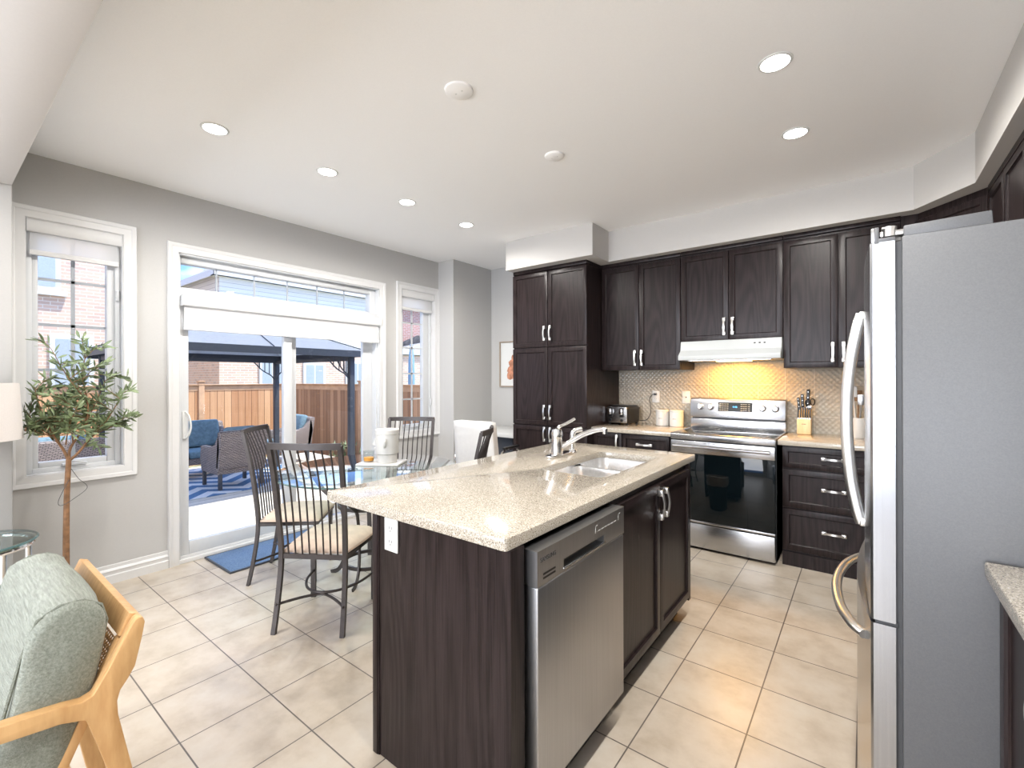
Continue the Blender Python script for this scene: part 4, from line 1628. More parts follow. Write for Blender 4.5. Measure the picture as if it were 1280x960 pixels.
for k in range(4):
    a = R(45 + 90 * k - 12)
    cs, sn = math.cos(a), math.sin(a)

    def rp_(r, z):
        return (CX + r * cs, CY + r * sn, z)
    bm = bmesh.new()
    sweep(bm, smooth_path([rp_(0.43, 0.731), rp_(0.40, 0.67), rp_(0.33, 0.58), rp_(0.25, 0.52), rp_(0.212, 0.49), rp_(0.19, 0.42), rp_(0.17, 0.28), rp_(0.178, 0.12), rp_(0.22, 0.03), rp_(0.28, 0.006)], 5), rect(0.028, 0.010), upv=(-sn, cs, 0))
    obj('leg', bm, IRON, t)
    bm = bmesh.new()
    lathe(bm, [(0, 0.7315), (0.02, 0.7315), (0.02, 0.733), (0, 0.733)], rp_(0.43, 0)[:2] + (0,), 16)
    obj('glass_pad', bm, BLACK, t)

# dining chair, local frame: seat faces +y, rear feet at (+-W/2, 0)
W_ = 0.191
ch = thing('dining_chair', 'dark metal spindle-back chair with its back to the camera, nearest the island', 'chair', (0, 0, 0), 0, 'spindle-back dining chairs')


def rear_path(s):
    return smooth_path([(s * W_, 0.0, 0.0), (s * (W_ - 0.004), 0.028, 0.14), (s * (W_ - 0.008), 0.052, 0.30), (s * (W_ - 0.010), 0.058, 0.42), (s * (W_ - 0.006), 0.045, 0.58), (s * W_, 0.012, 0.82), (s * (W_ + 0.004), -0.03, 1.02)], 5)


for s in (-1, 1):
    bm = bmesh.new()
    sweep(bm, rear_path(s), rect(0.024, 0.020), upv=(0, 1, 0))
    obj('rear_leg', bm, IRON, ch, world=False)
    bm = bmesh.new()
    sweep(bm, smooth_path([(s * W_ * 1.02, 0.425, 0.0), (s * W_ * 1.02, 0.425, 0.2), (s * W_ * 1.05, 0.43, 0.40)], 4), rect(0.030, 0.014), upv=(0, 1, 0))
    obj('front_leg', bm, IRON, ch, world=False)
bm = bmesh.new()
fwid = W_ * 1.08
sweep(bm, [(-W_ + 0.01, 0.058, 0.40), (W_ - 0.01, 0.058, 0.40), (fwid, 0.44, 0.40), (-fwid, 0.44, 0.40)], rect(0.016, 0.026), closed=True)
obj('seat_frame', bm, IRON, ch, world=False)
bm = bmesh.new()
n = 10
cube_into(bm, (-1, -1, -1), (1, 1, 1))
bmesh.ops.subdivide_edges(bm, edges=bm.edges[:], cuts=9, use_grid_fill=True)
for v in bm.verts:
    x, y, z = v.co
    yy = 0.07 + (y + 1) / 2 * 0.385
    ww = (W_ - 0.004) + (fwid + 0.012 - W_) * (y + 1) / 2
    rr = max(abs(x), abs(y))
    edge = max(0.0, (rr - 0.72) / 0.28)
    dome = (1 - 0.6 * x * x) * (1 - 0.5 * y * y)
    zt = 0.414 + 0.035 + 0.024 * dome - 0.030 * edge ** 2
    zb = 0.414
    q = 1 - 0.03 * edge * (abs(x) * abs(y))
    v.co = Vector((x * ww * q, yy if abs(y) < 0.99 else yy, zb if z < -0.9 else (zt if z > 0.9 else zb + (zt - zb) * (z + 1) / 2)))
obj('seat_cushion', bm, SEATF, ch, world=False, sharp=70)
bm = bmesh.new()
top = []
for i in range(13):
    u = -1 + 2 * i / 12
    top.append((u * (W_ + 0.010), -0.032 - 0.030 * (1 - u * u), 1.015))
sweep(bm, top, rect(0.016, 0.034))
obj('top_rail', bm, IRON, ch, world=False)
for i in range(8):
    u = -1 + 2 * (i + 1) / 9
    bm = bmesh.new()
    ytop = -0.032 - 0.030 * (1 - u * u)
    tube(bm, smooth_path([(u * (W_ - 0.012), 0.058, 0.41), (u * (W_ - 0.008), 0.040, 0.60), (u * (W_ - 0.004), 0.006, 0.82), (u * W_, ytop, 1.0)], 4), 0.0048, 8)
    obj('spindle', bm, IRON, ch, world=False)
bm = bmesh.new()
tube(bm, smooth_path([(-W_, 0.018, 0.15), (-W_ * 0.62, 0.085, 0.152), (-W_ * 0.25, 0.135, 0.153), (W_ * 0.0, 0.152, 0.153), (W_ * 0.25, 0.135, 0.153), (W_ * 0.62, 0.085, 0.152), (W_, 0.018, 0.15)], 5), 0.0075, 10)
obj('stretcher', bm, IRON, ch, world=False)
bm = bmesh.new()
tube(bm, smooth_path([(-W_ * 1.0, 0.42, 0.168), (-W_ * 0.86, 0.29, 0.168), (-W_ * 0.5, 0.18, 0.168), (0.0, 0.14, 0.168), (W_ * 0.5, 0.18, 0.168), (W_ * 0.86, 0.29, 0.168), (W_ * 1.0, 0.42, 0.168)], 5), 0.0075, 10)
obj('stretcher', bm, IRON, ch, world=False)


def rz_for(a, b):
    return math.atan2(b[1] - a[1], b[0] - a[0])


A1, B1 = (-2.517, 1.168), (-2.196, 1.375)
mid1 = ((A1[0] + B1[0]) / 2, (A1[1] + B1[1]) / 2)
ang1 = rz_for(A1, B1)
ch.location = (*mid1, 0)
ch.rotation_euler = (0, 0, ang1)
# second chair: left foot far, right foot near
A2, B2 = (-3.512, 1.615), (-3.248, 1.345)
mid2 = ((A2[0] + B2[0]) / 2, (A2[1] + B2[1]) / 2)
dup(ch, (*mid2, 0), rz_for(A2, B2), 'dark metal spindle-back chair on the left, standing over the blue door mat')
dup(ch, (-3.125, 2.615, 0), ang1 + PI, 'dark metal spindle-back chair across the table, in front of the right-hand window')
dup(ch, (-2.068, 2.352, 0), R(121), 'dark metal spindle-back chair mostly hidden behind the island, before the white desk chair')

# things on the table
zt = 0.7455
t = thing('serving_tray', 'square pale marble tray on the glass dining table', 'tray', (-2.815, 2.09, zt), R(33))
bm = bmesh.new()
cube_into(bm, (-0.155, -0.11, 0.0), (0.155, 0.11, 0.014), 0.003)
obj('slab', bm, MARBLE, t, world=False)
zt2 = zt + 0.0145
t = thing('face_jar', 'white ceramic jar shaped like a head with nose and ear, on the tray', 'jar', (-2.775, 2.105, zt2), R(212))
# local: nose points +x, ear on +y
bm = bmesh.new()
lathe(bm, [(0, 0), (0.068, 0.0), (0.072, 0.012), (0.072, 0.055), (0.075, 0.060)], (0, 0, 0), 40)
obj('neck', bm, CERAM, t, world=False)
bm = bmesh.new()
lathe(bm, [(0.070, 0.058), (0.080, 0.066), (0.083, 0.10), (0.083, 0.195), (0.082, 0.205), (0, 0.205)], (0, 0, 0), 40)
obj('head', bm, CERAM, t, world=False)
bm = bmesh.new()
lathe(bm, [(0.082, 0.205), (0.086, 0.207), (0.086, 0.236), (0.083, 0.240), (0.050, 0.243), (0, 0.243)], (0, 0, 0), 40)
obj('lid', bm, CERAM, t, world=False)
bm = bmesh.new()
prism(bm, [(0.078, 0.185), (0.112, 0.128), (0.104, 0.118), (0.078, 0.118)], 'y', -0.011, 0.011, 0.005)
obj('nose', bm, CERAM, t, world=False)
bm = bmesh.new()
cube_into(bm, (0.072, -0.024, 0.099), (0.094, 0.024, 0.106), 0.003)
cube_into(bm, (0.070, -0.022, 0.088), (0.091, 0.022, 0.096), 0.003)
obj('lips', bm, CERAM, t, world=False)
for s in (-1, 1):
    bm = bmesh.new()
    sweep(bm, smooth_path([(-0.012, s * 0.082, 0.175), (-0.018, s * 0.095, 0.165), (-0.018, s * 0.095, 0.135), (-0.010, s * 0.082, 0.115)], 4), circ(0.009, 8, 0.006))
    obj('ear', bm, CERAM, t, world=False)
    bm = bmesh.new()
    cube_into(bm, (0.068, s * 0.034 - 0.012, 0.168), (0.080, s * 0.034 + 0.012, 0.174), 0.002)
    obj('eye', bm, CERAM, t, world=False)
t = thing('candle_glass', 'small clear glass with amber wax beside the white face jar', 'candle', (-2.90, 2.035, zt2))
bm = bmesh.new()
lathe(bm, [(0.0, 0.0), (0.034, 0.0), (0.038, 0.006), (0.040, 0.078), (0.0375, 0.078), (0.0355, 0.008), (0, 0.006)], (-2.90, 2.035, zt2), 28)
obj('tumbler', bm, CGLASS, t)
bm = bmesh.new()
lathe(bm, [(0.0, 0.007), (0.0352, 0.007), (0.036, 0.030), (0, 0.031)], (-2.90, 2.035, zt2), 28)
obj('wax', bm, ORANGE, t)

# ------------------------------------------------------------------ blue door mat
t = tag(obj('door_mat', B((-3.995, -3.535, 1.345, 2.30, 0.0, 0.012), bev=0.005), BLUEMAT), 'blue quilted mat on the tiles in front of the patio door', 'mat')
obj('binding', frame_bm(1.34, 2.305, 0, 0, 0, 0, 0) if False else B((-4.0, -3.985, 1.34, 2.305, 0.0, 0.013), (-3.545, -3.53, 1.34, 2.305, 0.0, 0.013), (-3.985, -3.545, 1.34, 1.355, 0.0, 0.013), (-3.985, -3.545, 2.29, 2.305, 0.0, 0.013), bev=0.004), POWDER, t, label='dark stitched border of the mat')

# ------------------------------------------------------------------ desk nook
t = thing('desk', 'white-topped desk with dark supports in the nook beside the pantry', 'desk', (-3.33, 4.14, 0))
obj('desk_top', B((-3.755, -2.897, 3.84, YB - 0.02, 0.735, 0.778), bev=0.004), WHITE, t)
obj('side_support', B((-3.745, -3.70, 3.90, YB - 0.03, 0, 0.735)), DARK, t)
obj('side_support', B((-2.93, -2.90, 3.90, YB - 0.03, 0, 0.735)), WHITE, t)
obj('back_board', B((-3.70, -2.93, YB - 0.06, YB - 0.03, 0.35, 0.735)), WHITE, t)
obj('drawer_box', B((-3.25, -3.03, 3.94, 4.40, 0.0, 0.735), bev=0.003), POWDER, t)
# desk chair (faces +y, local)
t = thing('desk_chair', 'white leather desk chair with chrome arms drawn up to the desk', 'chair', (-2.985, 3.43, 0), R(3))
bm = bmesh.new()
cube_into(bm, (-1, -1, -1), (1, 1, 1))
bmesh.ops.subdivide_edges(bm, edges=bm.edges[:], cuts=7, use_grid_fill=True)
bmesh.ops.smooth_vert(bm, verts=bm.verts[:], factor=0.4, use_axis_x=True, use_axis_y=True, use_axis_z=True)
for v in bm.verts:
    x, y, z = v.co
    wd = 0.235 * (1.0 + 0.06 * (1 - (z + 1) / 2))
    v.co = Vector((x * wd, -0.12 + y * 0.042 - 0.06 * (z + 1) / 2 + 0.02 * x * x, 0.70 + z * 0.262))
obj('backrest', bm, WLEATH, t, world=False, sharp=80)
bm = bmesh.new()
cube_into(bm, (-0.25, -0.14, 0.42), (0.25, 0.29, 0.50), 0.035, 4)
obj('seat', bm, WLEATH, t, world=False)
for s in (-1, 1):
    bm = bmesh.new()
    tube(bm, smooth_path([(s * 0.26, -0.12, 0.46), (s * 0.275, -0.12, 0.60), (s * 0.275, -0.06, 0.68), (s * 0.275, 0.10, 0.69), (s * 0.275, 0.20, 0.66), (s * 0.27, 0.22, 0.56), (s * 0.25, 0.20, 0.46)], 5), 0.012, 10)
    ar = obj('armrest', bm, CHROME, t, world=False)
    bm = bmesh.new()
    cube_into(bm, (s * 0.275 - 0.02, -0.06, 0.695), (s * 0.275 + 0.02, 0.18, 0.715), 0.008)
    obj('arm_pad', bm, BLACK, ar, world=False)
bm = bmesh.new()
lathe(bm, [(0.028, 0.10), (0.028, 0.25), (0.02, 0.25), (0.02, 0.42)], (0, 0.08, 0), 18)
obj('column', bm, CHROME, t, world=False)
for k in range(5):
    a = k * 2 * PI / 5 + 0.3
    bm = bmesh.new()
    sweep(bm, [(0.02 * math.cos(a), 0.08 + 0.02 * math.sin(a), 0.12), (0.23 * math.cos(a), 0.06 + 0.23 * math.sin(a), 0.07)], rect(0.04, 0.022))
    lg = obj('base_spoke', bm, CHROME, t, world=False)
    bm = bmesh.new()
    lathe(bm, [(0, -0.012), (0.028, -0.012), (0.028, 0.012), (0, 0.012)], (0, 0, 0), 14)
    bm.transform(Matrix.Translation((0.23 * math.cos(a), 0.06 + 0.23 * math.sin(a), 0.03)) @ Matrix.Rotation(a, 4, 'Z') @ Matrix.Rotation(PI / 2, 4, 'X'))
    obj('castor', bm, BLACK, lg, world=False)

# picture on the back wall of the nook
t = thing('framed_picture', 'thin-framed picture with a white mat on the nook wall beside the pantry', 'picture', (-3.38, YB, 1.26))
obj('frame', B((-3.625, -3.608, YB - 0.025, YB - 0.001, 1.26, 1.825), (-3.152, -3.135, YB - 0.025, YB - 0.001, 1.26, 1.825), (-3.608, -3.152, YB - 0.025, YB - 0.001, 1.26, 1.277), (-3.608, -3.152, YB - 0.025, YB - 0.001, 1.808, 1.825), bev=0.002), plain('taupe_frame', (0.34, 0.28, 0.22), 0.5), t)
obj('mat_board', B((-3.61, -3.15, YB - 0.010, YB - 0.001, 1.275, 1.81)), WHITE, t)
bm = bmesh.new()
for k, (xx, zz, rr) in enumerate(((-3.46, 1.40, 0.05), (-3.44, 1.47, 0.06), (-3.43, 1.55, 0.05), (-3.40, 1.62, 0.04), (-3.37, 1.44, 0.07))):
    prism(bm, [(xx + rr * math.cos(a * PI / 4 + k) * (1 + 0.2 * (a % 2)), zz + rr * math.sin(a * PI / 4 + k)) for a in range(8)], 'y', YB - 0.0125 - 0.0003 * k, YB - 0.010)
obj('print', bm, plain('rust_ink', (0.45, 0.20, 0.12), 0.8, var=0.6, nscale=18), t)

# ------------------------------------------------------------------ olive tree
TX, TY = -3.60, 0.52
t = thing('olive_tree', 'slim potted olive tree with dark olives in front of the left window', 'plant', (TX, TY, 0))
bm = bmesh.new()
lathe(bm, [(0, 0), (0.10, 0), (0.125, 0.20), (0.13, 0.21), (0.118, 0.21), (0.11, 0.185), (0, 0.185)], (TX, TY, 0), 30)
obj('pot', bm, TERRA, t)
trunk = bmesh.new()


def taper(bm, pts, r0, r1, k=8):
    P = smooth_path(pts, 5)
    rings = []
    n = len(P)
    for i, p in enumerate(P):
        tt = (P[min(i + 1, n - 1)] - P[max(i - 1, 0)]).normalized()
        a = Vector((0.3, 1, 0.1)).cross(tt).normalized()
        b = tt.cross(a)
        r_ = r0 + (r1 - r0) * i / (n - 1)
        rings.append([bm.verts.new(p + a * r_ * math.cos(2 * PI * j / k) + b * r_ * math.sin(2 * PI * j / k)) for j in range(k)])
    for i in range(n - 1):
        for j in range(k):
            bm.faces.new([rings[i][j], rings[i][(j + 1) % k], rings[i + 1][(j + 1) % k], rings[i + 1][j]])
    return P


taper(trunk, [(TX, TY, 0.17), (TX + 0.003, TY + 0.0, 0.45), (TX - 0.002, TY + 0.004, 0.72), (TX, TY + 0.012, 0.92)], 0.016, 0.012)
fork = (TX, TY + 0.012, 0.905)
br_ends = []
branches = [
    [fork, (TX, TY + 0.02, 0.98), (TX + 0.02, TY + 0.075, 1.10), (TX + 0.02, TY + 0.09, 1.22), (TX, TY + 0.07, 1.40), (TX, TY + 0.09, 1.53)],
    [fork, (TX, TY - 0.01, 0.97), (TX + 0.03, TY - 0.05, 1.05), (TX + 0.05, TY - 0.10, 1.18), (TX + 0.05, TY - 0.13, 1.33)],
    [fork, (TX + 0.02, TY + 0.05, 0.95), (TX, TY + 0.10, 1.02), (TX + 0.02, TY + 0.17, 1.12), (TX + 0.04, TY + 0.23, 1.25)],
    [(TX + 0.02, TY + 0.08, 1.12), (TX - 0.03, TY + 0.13, 1.22), (TX - 0.05, TY + 0.18, 1.36)],
    [(TX + 0.03, TY - 0.05, 1.05), (TX - 0.02, TY - 0.10, 1.10), (TX - 0.04, TY - 0.16, 1.20)],
    [(TX + 0.01, TY + 0.085, 1.25), (TX + 0.04, TY + 0.02, 1.35), (TX + 0.05, TY - 0.03, 1.45)],
    [(TX, TY + 0.10, 1.02), (TX - 0.05, TY + 0.15, 1.05), (TX - 0.06, TY + 0.26, 1.10)],
    [(TX + 0.03, TY - 0.05, 1.05), (TX + 0.06, TY - 0.11, 1.08), (TX + 0.07, TY - 0.17, 1.10)],
    [(TX, TY + 0.0, 1.0), (TX + 0.08, TY + 0.0, 1.10), (TX + 0.12, TY + 0.03, 1.22)],
    [(TX, TY + 0.03, 1.0), (TX - 0.07, TY + 0.03, 1.12), (TX - 0.10, TY + 0.0, 1.25)],
]
foli = bmesh.new()
rnd = random.Random(11)


def leaf(bm, base, direction, ln, wd):
    d = direction.normalized()
    side = d.cross(Vector((rnd.uniform(-1, 1), rnd.uniform(-1, 1), rnd.uniform(-0.3, 1))))
    if side.length < 0.01:
        side = Vector((1, 0, 0))
    side.normalize()
    nrm = side.cross(d)
    pts = []
    for u, ww in ((0, 0.08), (0.3, 0.8), (0.55, 1.0), (0.8, 0.65), (1.0, 0.05)):
        c = base + d * ln * u - nrm * 0.18 * ln * u * u
        pts.append((bm.verts.new(c + side * wd * ww), bm.verts.new(c + nrm * wd * 0.25), bm.verts.new(c - side * wd * ww)))
    for a, b in zip(pts[:-1], pts[1:]):
        bm.faces.new([a[0], a[1], b[1], b[0]])
        bm.faces.new([a[1], a[2], b[2], b[1]])


def leafy(P, start=0.35, dens=1.0):
    n = len(P)
    for i in range(int(n * start), n):
        for k in range(max(1, int(round(2 * dens)))):
            tt = (P[min(i + 1, n - 1)] - P[max(i - 1, 0)]).normalized()
            out_ = Vector((rnd.uniform(-1, 1), rnd.uniform(-1, 1), rnd.uniform(-0.4, 0.8)))
            leaf(foli, P[i] + Vector((rnd.uniform(-1, 1), rnd.uniform(-1, 1), rnd.uniform(-1, 1))) * 0.008, tt * 0.8 + out_.normalized(), rnd.uniform(0.04, 0.07), rnd.uniform(0.0055, 0.0085))


for bi, b in enumerate(branches):
    P = taper(trunk, b, 0.0085 if bi < 3 else 0.004, 0.002, 6)
    leafy(P, 0.5 if bi < 3 else 0.3, 0.8)
    # twigs
    for q in range(8 if bi < 3 else 5):
        i = rnd.randrange(int(len(P) * 0.35), len(P))
        d = Vector((rnd.uniform(-0.7, 0.7), rnd.uniform(-1.3, 1.3), rnd.uniform(-0.15, 0.9))).normalized()
        ln = rnd.uniform(0.08, 0.17)
        p0 = P[i]
        p2 = p0 + d * ln
        p2.y = max(TY - 0.175, min(TY + 0.30, p2.y))
        p1 = (p0 + p2) / 2 + Vector((0, 0, 0.02))
        Q = taper(trunk, [p0, p1, p2], 0.0022, 0.0012, 5)
        leafy(Q, 0.15, 0.9)
        br_ends.append(p2)
for v in foli.verts:
    v.co.y = max(v.co.y, 0.358)
obj('trunk', trunk, BARK, t)
obj('foliage', foli, LEAF, t, sharp=80)
for k in range(14):
    p = br_ends[(k * 7) % len(br_ends)]
    bm = bmesh.new()
    lathe(bm, [(0, -0.011), (0.005, -0.009), (0.0072, -0.002), (0.0065, 0.004), (0.003, 0.010), (0, 0.011)], p, 10)
    obj('olive', bm, OLIVE, t)
bm = bmesh.new()
tube(bm, smooth_path([(TX + 0.012, TY + 0.02, 0.86), (TX + 0.02, TY + 0.05, 0.80), (TX + 0.03, TY + 0.085, 0.745), (TX + 0.022, TY + 0.03, 0.69), (TX + 0.015, TY - 0.02, 0.66), (TX + 0.02, TY - 0.035, 0.68), (TX + 0.02, TY - 0.02, 0.73), (TX + 0.017, TY + 0.01, 0.80)], 6), 0.0016, 6)
obj('support_wire', bm, DKGREY, t)

# ------------------------------------------------------------------ lounge armchair (back to the kitchen)
ax0, ax1 = -2.075, -1.455
t = thing('lounge_armchair', 'honey wood armchair with sage green cushions in the bottom left corner', 'armchair', ((ax0 + ax1) / 2, 0.0, 0))


def side_frame(x0, x1):
    bm = bmesh.new()
    out_ = [(-0.46, 0.615), (-0.30, 0.640), (0.108, 0.632), (0.20, 0.622), (0.236, 0.612), (0.256, 0.618), (0.285, 0.668), (0.330, 0.757), (0.336, 0.765), (0.344, 0.769), (0.352, 0.766), (0.356, 0.752),
            (0.350, 0.715), (0.336, 0.650), (0.322, 0.625), (0.307, 0.604), (0.301, 0.580), (0.303, 0.545), (0.330, 0.397), (0.385, 0.10), (0.405, 0.0),
            (0.360, 0.0), (0.340, 0.10), (0.281, 0.43), (0.262, 0.50), (0.244, 0.566), (0.20, 0.582), (0.108, 0.594), (-0.30, 0.602), (-0.42, 0.585), (-0.43, 0.40), (-0.455, 0.0), (-0.50, 0.0), (-0.48, 0.40), (-0.475, 0.58)]
    prism(bm, out_, 'x', x0, x1, 0.004)
    return bm


obj('side_frame', side_frame(ax1 - 0.034, ax1), BEECH, t)
obj('side_frame', side_frame(ax0, ax0 + 0.034), BEECH, t)
# back: top rail, lower rail, cane panel, slanted from (0.34,0.75) down to (0.19,0.40)


def slant(bm, y, z, w_, h_, x0, x1, bev=0.004):
    a = math.atan2(0.165, 0.38)
    M = Matrix.Translation((0, y, z)) @ Matrix.Rotation(-a, 4, 'X')
    cube_into(bm, (x0, -w_ / 2, -h_ / 2), (x1, w_ / 2, h_ / 2), bev, 2, M)
    return bm


xi0, xi1 = ax0 + 0.034, ax1 - 0.034
obj('top_rail', slant(bmesh.new(), 0.331, 0.744, 0.024, 0.056, ax0 + 0.002, xi1), BEECH, t)
obj('lower_rail', slant(bmesh.new(), 0.200, 0.42, 0.024, 0.07, xi0, xi1), BEECH, t)
for xx in (xi0, xi1 - 0.03):
    obj('back_stile', slant(bmesh.new(), 0.248, 0.55, 0.022, 0.36, xx, xx + 0.03), BEECH, t)
bm = bmesh.new()
slope = 0.165 / 0.38
nx, nz_ = 34, 15
for i in range(nx + 1):
    x = xi0 + 0.03 + (xi1 - xi0 - 0.06) * i / nx
    tube(bm, [(x, 0.262 + slope * (-0.10), 0.48), (x, 0.262 + slope * 0.12, 0.70)], 0.0019, 5)
for j in range(nz_ + 1):
    z = 0.48 + 0.22 * j / nz_
    y = 0.262 + slope * (z - 0.58)
    tube(bm, [(xi0 + 0.03, y, z), (xi1 - 0.03, y, z)], 0.0019, 5)
for i in range(-nz_, nx):
    for sgn in (1,):
        x0_ = xi0 + 0.03 + (xi1 - xi0 - 0.06) * (i / nx)
        x1_ = x0_ + 0.235
        za, zb = 0.48, 0.70
        lo, hi = xi0 + 0.03, xi1 - 0.03
        ta = max(0, (lo - x0_) / (x1_ - x0_))
        tb = min(1, (hi - x0_) / (x1_ - x0_))
        if ta < tb:
            pa = (x0_ + (x1_ - x0_) * ta, 0.262 + slope * (za + (zb - za) * ta - 0.58), za + (zb - za) * ta)
            pb = (x0_ + (x1_ - x0_) * tb, 0.262 + slope * (za + (zb - za) * tb - 0.58), za + (zb - za) * tb)
            tube(bm, [pa, pb], 0.0017, 5)
obj('cane_panel', bm, BEECH, t, label='woven cane panel of the chair back')
obj('seat_rail', B((xi0, xi1, -0.44, -0.41, 0.30, 0.37), (xi0, xi1, 0.17, 0.20, 0.27, 0.33), bev=0.004), BEECH, t)


def cushion_bm(x0, x1, prof, seed=3, amp=0.006):
    """Soft block: outline prof in (y,z), lofted over x with rounded ends."""
    bm = bmesh.new()
    n = len(prof)
    cy = sum(p[0] for p in prof) / n
    cz = sum(p[1] for p in prof) / n
    rings = []
    steps = [(0.0, 0.80), (0.012, 0.90), (0.035, 0.965), (0.07, 1.0), (0.2, 1.012), (0.5, 1.02), (0.8, 1.012), (0.93, 1.0), (0.965, 0.965), (0.988, 0.90), (1.0, 0.80)]
    rr = random.Random(seed)
    for u, s in steps:
        x = x0 + (x1 - x0) * u
        rings.append([bm.verts.new((x + rr.uniform(-1, 1) * amp * 0.4, cy + (p[0] - cy) * s + rr.uniform(-1, 1) * amp, cz + (p[1] - cz) * s + rr.uniform(-1, 1) * amp)) for p in prof])
    for a, b in zip(rings[:-1], rings[1:]):
        for i in range(n):
            bm.faces.new([a[i], b[i], b[(i + 1) % n], a[(i + 1) % n]])
    for rg, flip in ((rings[0], False), (rings[-1], True)):
        c = bm.verts.new(sum((v.co for v in rg), Vector()) / n + Vector(((-0.012 if not flip else 0.012), 0, 0)))
        for i in range(n):
            f = [rg[i], rg[(i + 1) % n], c]
            bm.faces.new(f if not flip else list(reversed(f)))
    bmesh.ops.recalc_face_normals(bm, faces=bm.faces[:])
    bmesh.ops.subdivide_edges(bm, edges=bm.edges[:], cuts=1, use_grid_fill=True, smooth=0.6)
    return bm


prof = [(0.205, 0.43), (0.240, 0.51), (0.262, 0.59), (0.280, 0.69), (0.293, 0.765), (0.283, 0.806), (0.250, 0.830), (0.208, 0.832), (0.170, 0.812), (0.145, 0.74), (0.118, 0.62), (0.085, 0.50), (0.075, 0.45), (0.13, 0.425)]
cb = obj('back_cushion', cushion_bm(xi0 + 0.005, xi1 - 0.004, prof), SAGE, t, sharp=90)
for u in (0.055, 0.945):
    x = xi0 + (xi1 - xi0) * u
    cy = sum(p[0] for p in prof) / len(prof)
    cz = sum(p[1] for p in prof) / len(prof)
    bm = bmesh.new()
    tube(bm, [(x, cy + (p[0] - cy) * 1.0, cz + (p[1] - cz) * 1.0) for p in prof], 0.004, 6, True)
    obj('piping', bm, SAGE, cb)
sp_ = [(0.19, 0.33), (0.20, 0.38), (0.185, 0.43), (0.10, 0.455), (-0.15, 0.468), (-0.36, 0.468), (-0.43, 0.445), (-0.445, 0.40), (-0.43, 0.365), (-0.30, 0.345), (0.0, 0.33)]
obj('seat_cushion', cushion_bm(xi0 + 0.005, xi1 - 0.004, sp_, 8, 0.003), SAGE, t, sharp=90)

# ------------------------------------------------------------------ side table and lamp
SXc, SYc = -3.515, 0.16
t = thing('side_table', 'round glass side table with chrome legs under the lamp at the left edge', 'table', (SXc, SYc, 0))
bm = bmesh.new()
lathe(bm, [(0, 0.540), (0.235, 0.540), (0.243, 0.544), (0.243, 0.547), (0.236, 0.552), (0, 0.552)], (SXc, SYc, 0), 56)
for f in bm.faces:
    if min(math.hypot(v.co.x - SXc, v.co.y - SYc) for v in f.verts) > 0.22:
        f.material_index = 1
obj('glass_top', bm, [TGLASS, GEDGE], t)
bm = bmesh.new()
tube(bm, [(SXc + 0.222 * math.cos(a * PI / 24), SYc + 0.222 * math.sin(a * PI / 24), 0.526) for a in range(48)], 0.012, 10, True)
obj('top_ring', bm, CHROME, t)
bm = bmesh.new()
tube(bm, [(SXc + 0.20 * math.cos(a * PI / 24), SYc + 0.20 * math.sin(a * PI / 24), 0.14) for a in range(48)], 0.008, 10, True)
obj('lower_ring', bm, CHROME, t)
for a in (R(28), R(68), R(148), R(188), R(268), R(308)):
    bm = bmesh.new()
    tube(bm, [(SXc + 0.21 * math.cos(a), SYc + 0.21 * math.sin(a), 0.0), (SXc + 0.21 * math.cos(a), SYc + 0.21 * math.sin(a), 0.535)], 0.013, 12)
    obj('leg', bm, CHROME, t)
LX, LY = -3.51, 0.135
t = thing('table_lamp', 'table lamp with a white linen drum shade at the left edge', 'lamp', (LX, LY, 0.552))
bm = bmesh.new()
lathe(bm, [(0, 0.552), (0.075, 0.552), (0.075, 0.567), (0.02, 0.578), (0.014, 0.60)], (LX, LY, 0), 30)
obj('base', bm, NICKEL, t)
bm = bmesh.new()
lathe(bm, [(0.014, 0.60), (0.04, 0.68), (0.05, 0.78), (0.03, 0.90), (0.012, 0.96), (0.010, 1.10)], (LX, LY, 0), 30)
obj('stem', bm, CERAM, t)
bm = bmesh.new()
lathe(bm, [(0.211, 1.065), (0.196, 1.352), (0.193, 1.352), (0.208, 1.065), (0.211, 1.065)], (LX, LY, 0), 56)
tube(bm, [(LX - 0.19, LY, 1.33), (LX + 0.19, LY, 1.33)], 0.0025, 6)
tube(bm, [(LX, LY, 1.09), (LX, LY, 1.33)], 0.006, 8)
obj('shade', bm, LSHADE, t)

# ------------------------------------------------------------------ the yard
ZD = -0.25
struct('ground', B((-40, -4.22, -25, 40, -0.6, -0.50)), GRASSM)
struct('deck', B((-9.75, -4.20, -3.0, 5.3, -0.42, ZD)), DECKM)
# patio rug
tag(obj('outdoor_rug', B((-9.5, -7.15, 1.7, 4.3, ZD, ZD + 0.008)), STRIPES), 'blue and white striped rug under the wicker patio seats', 'rug')


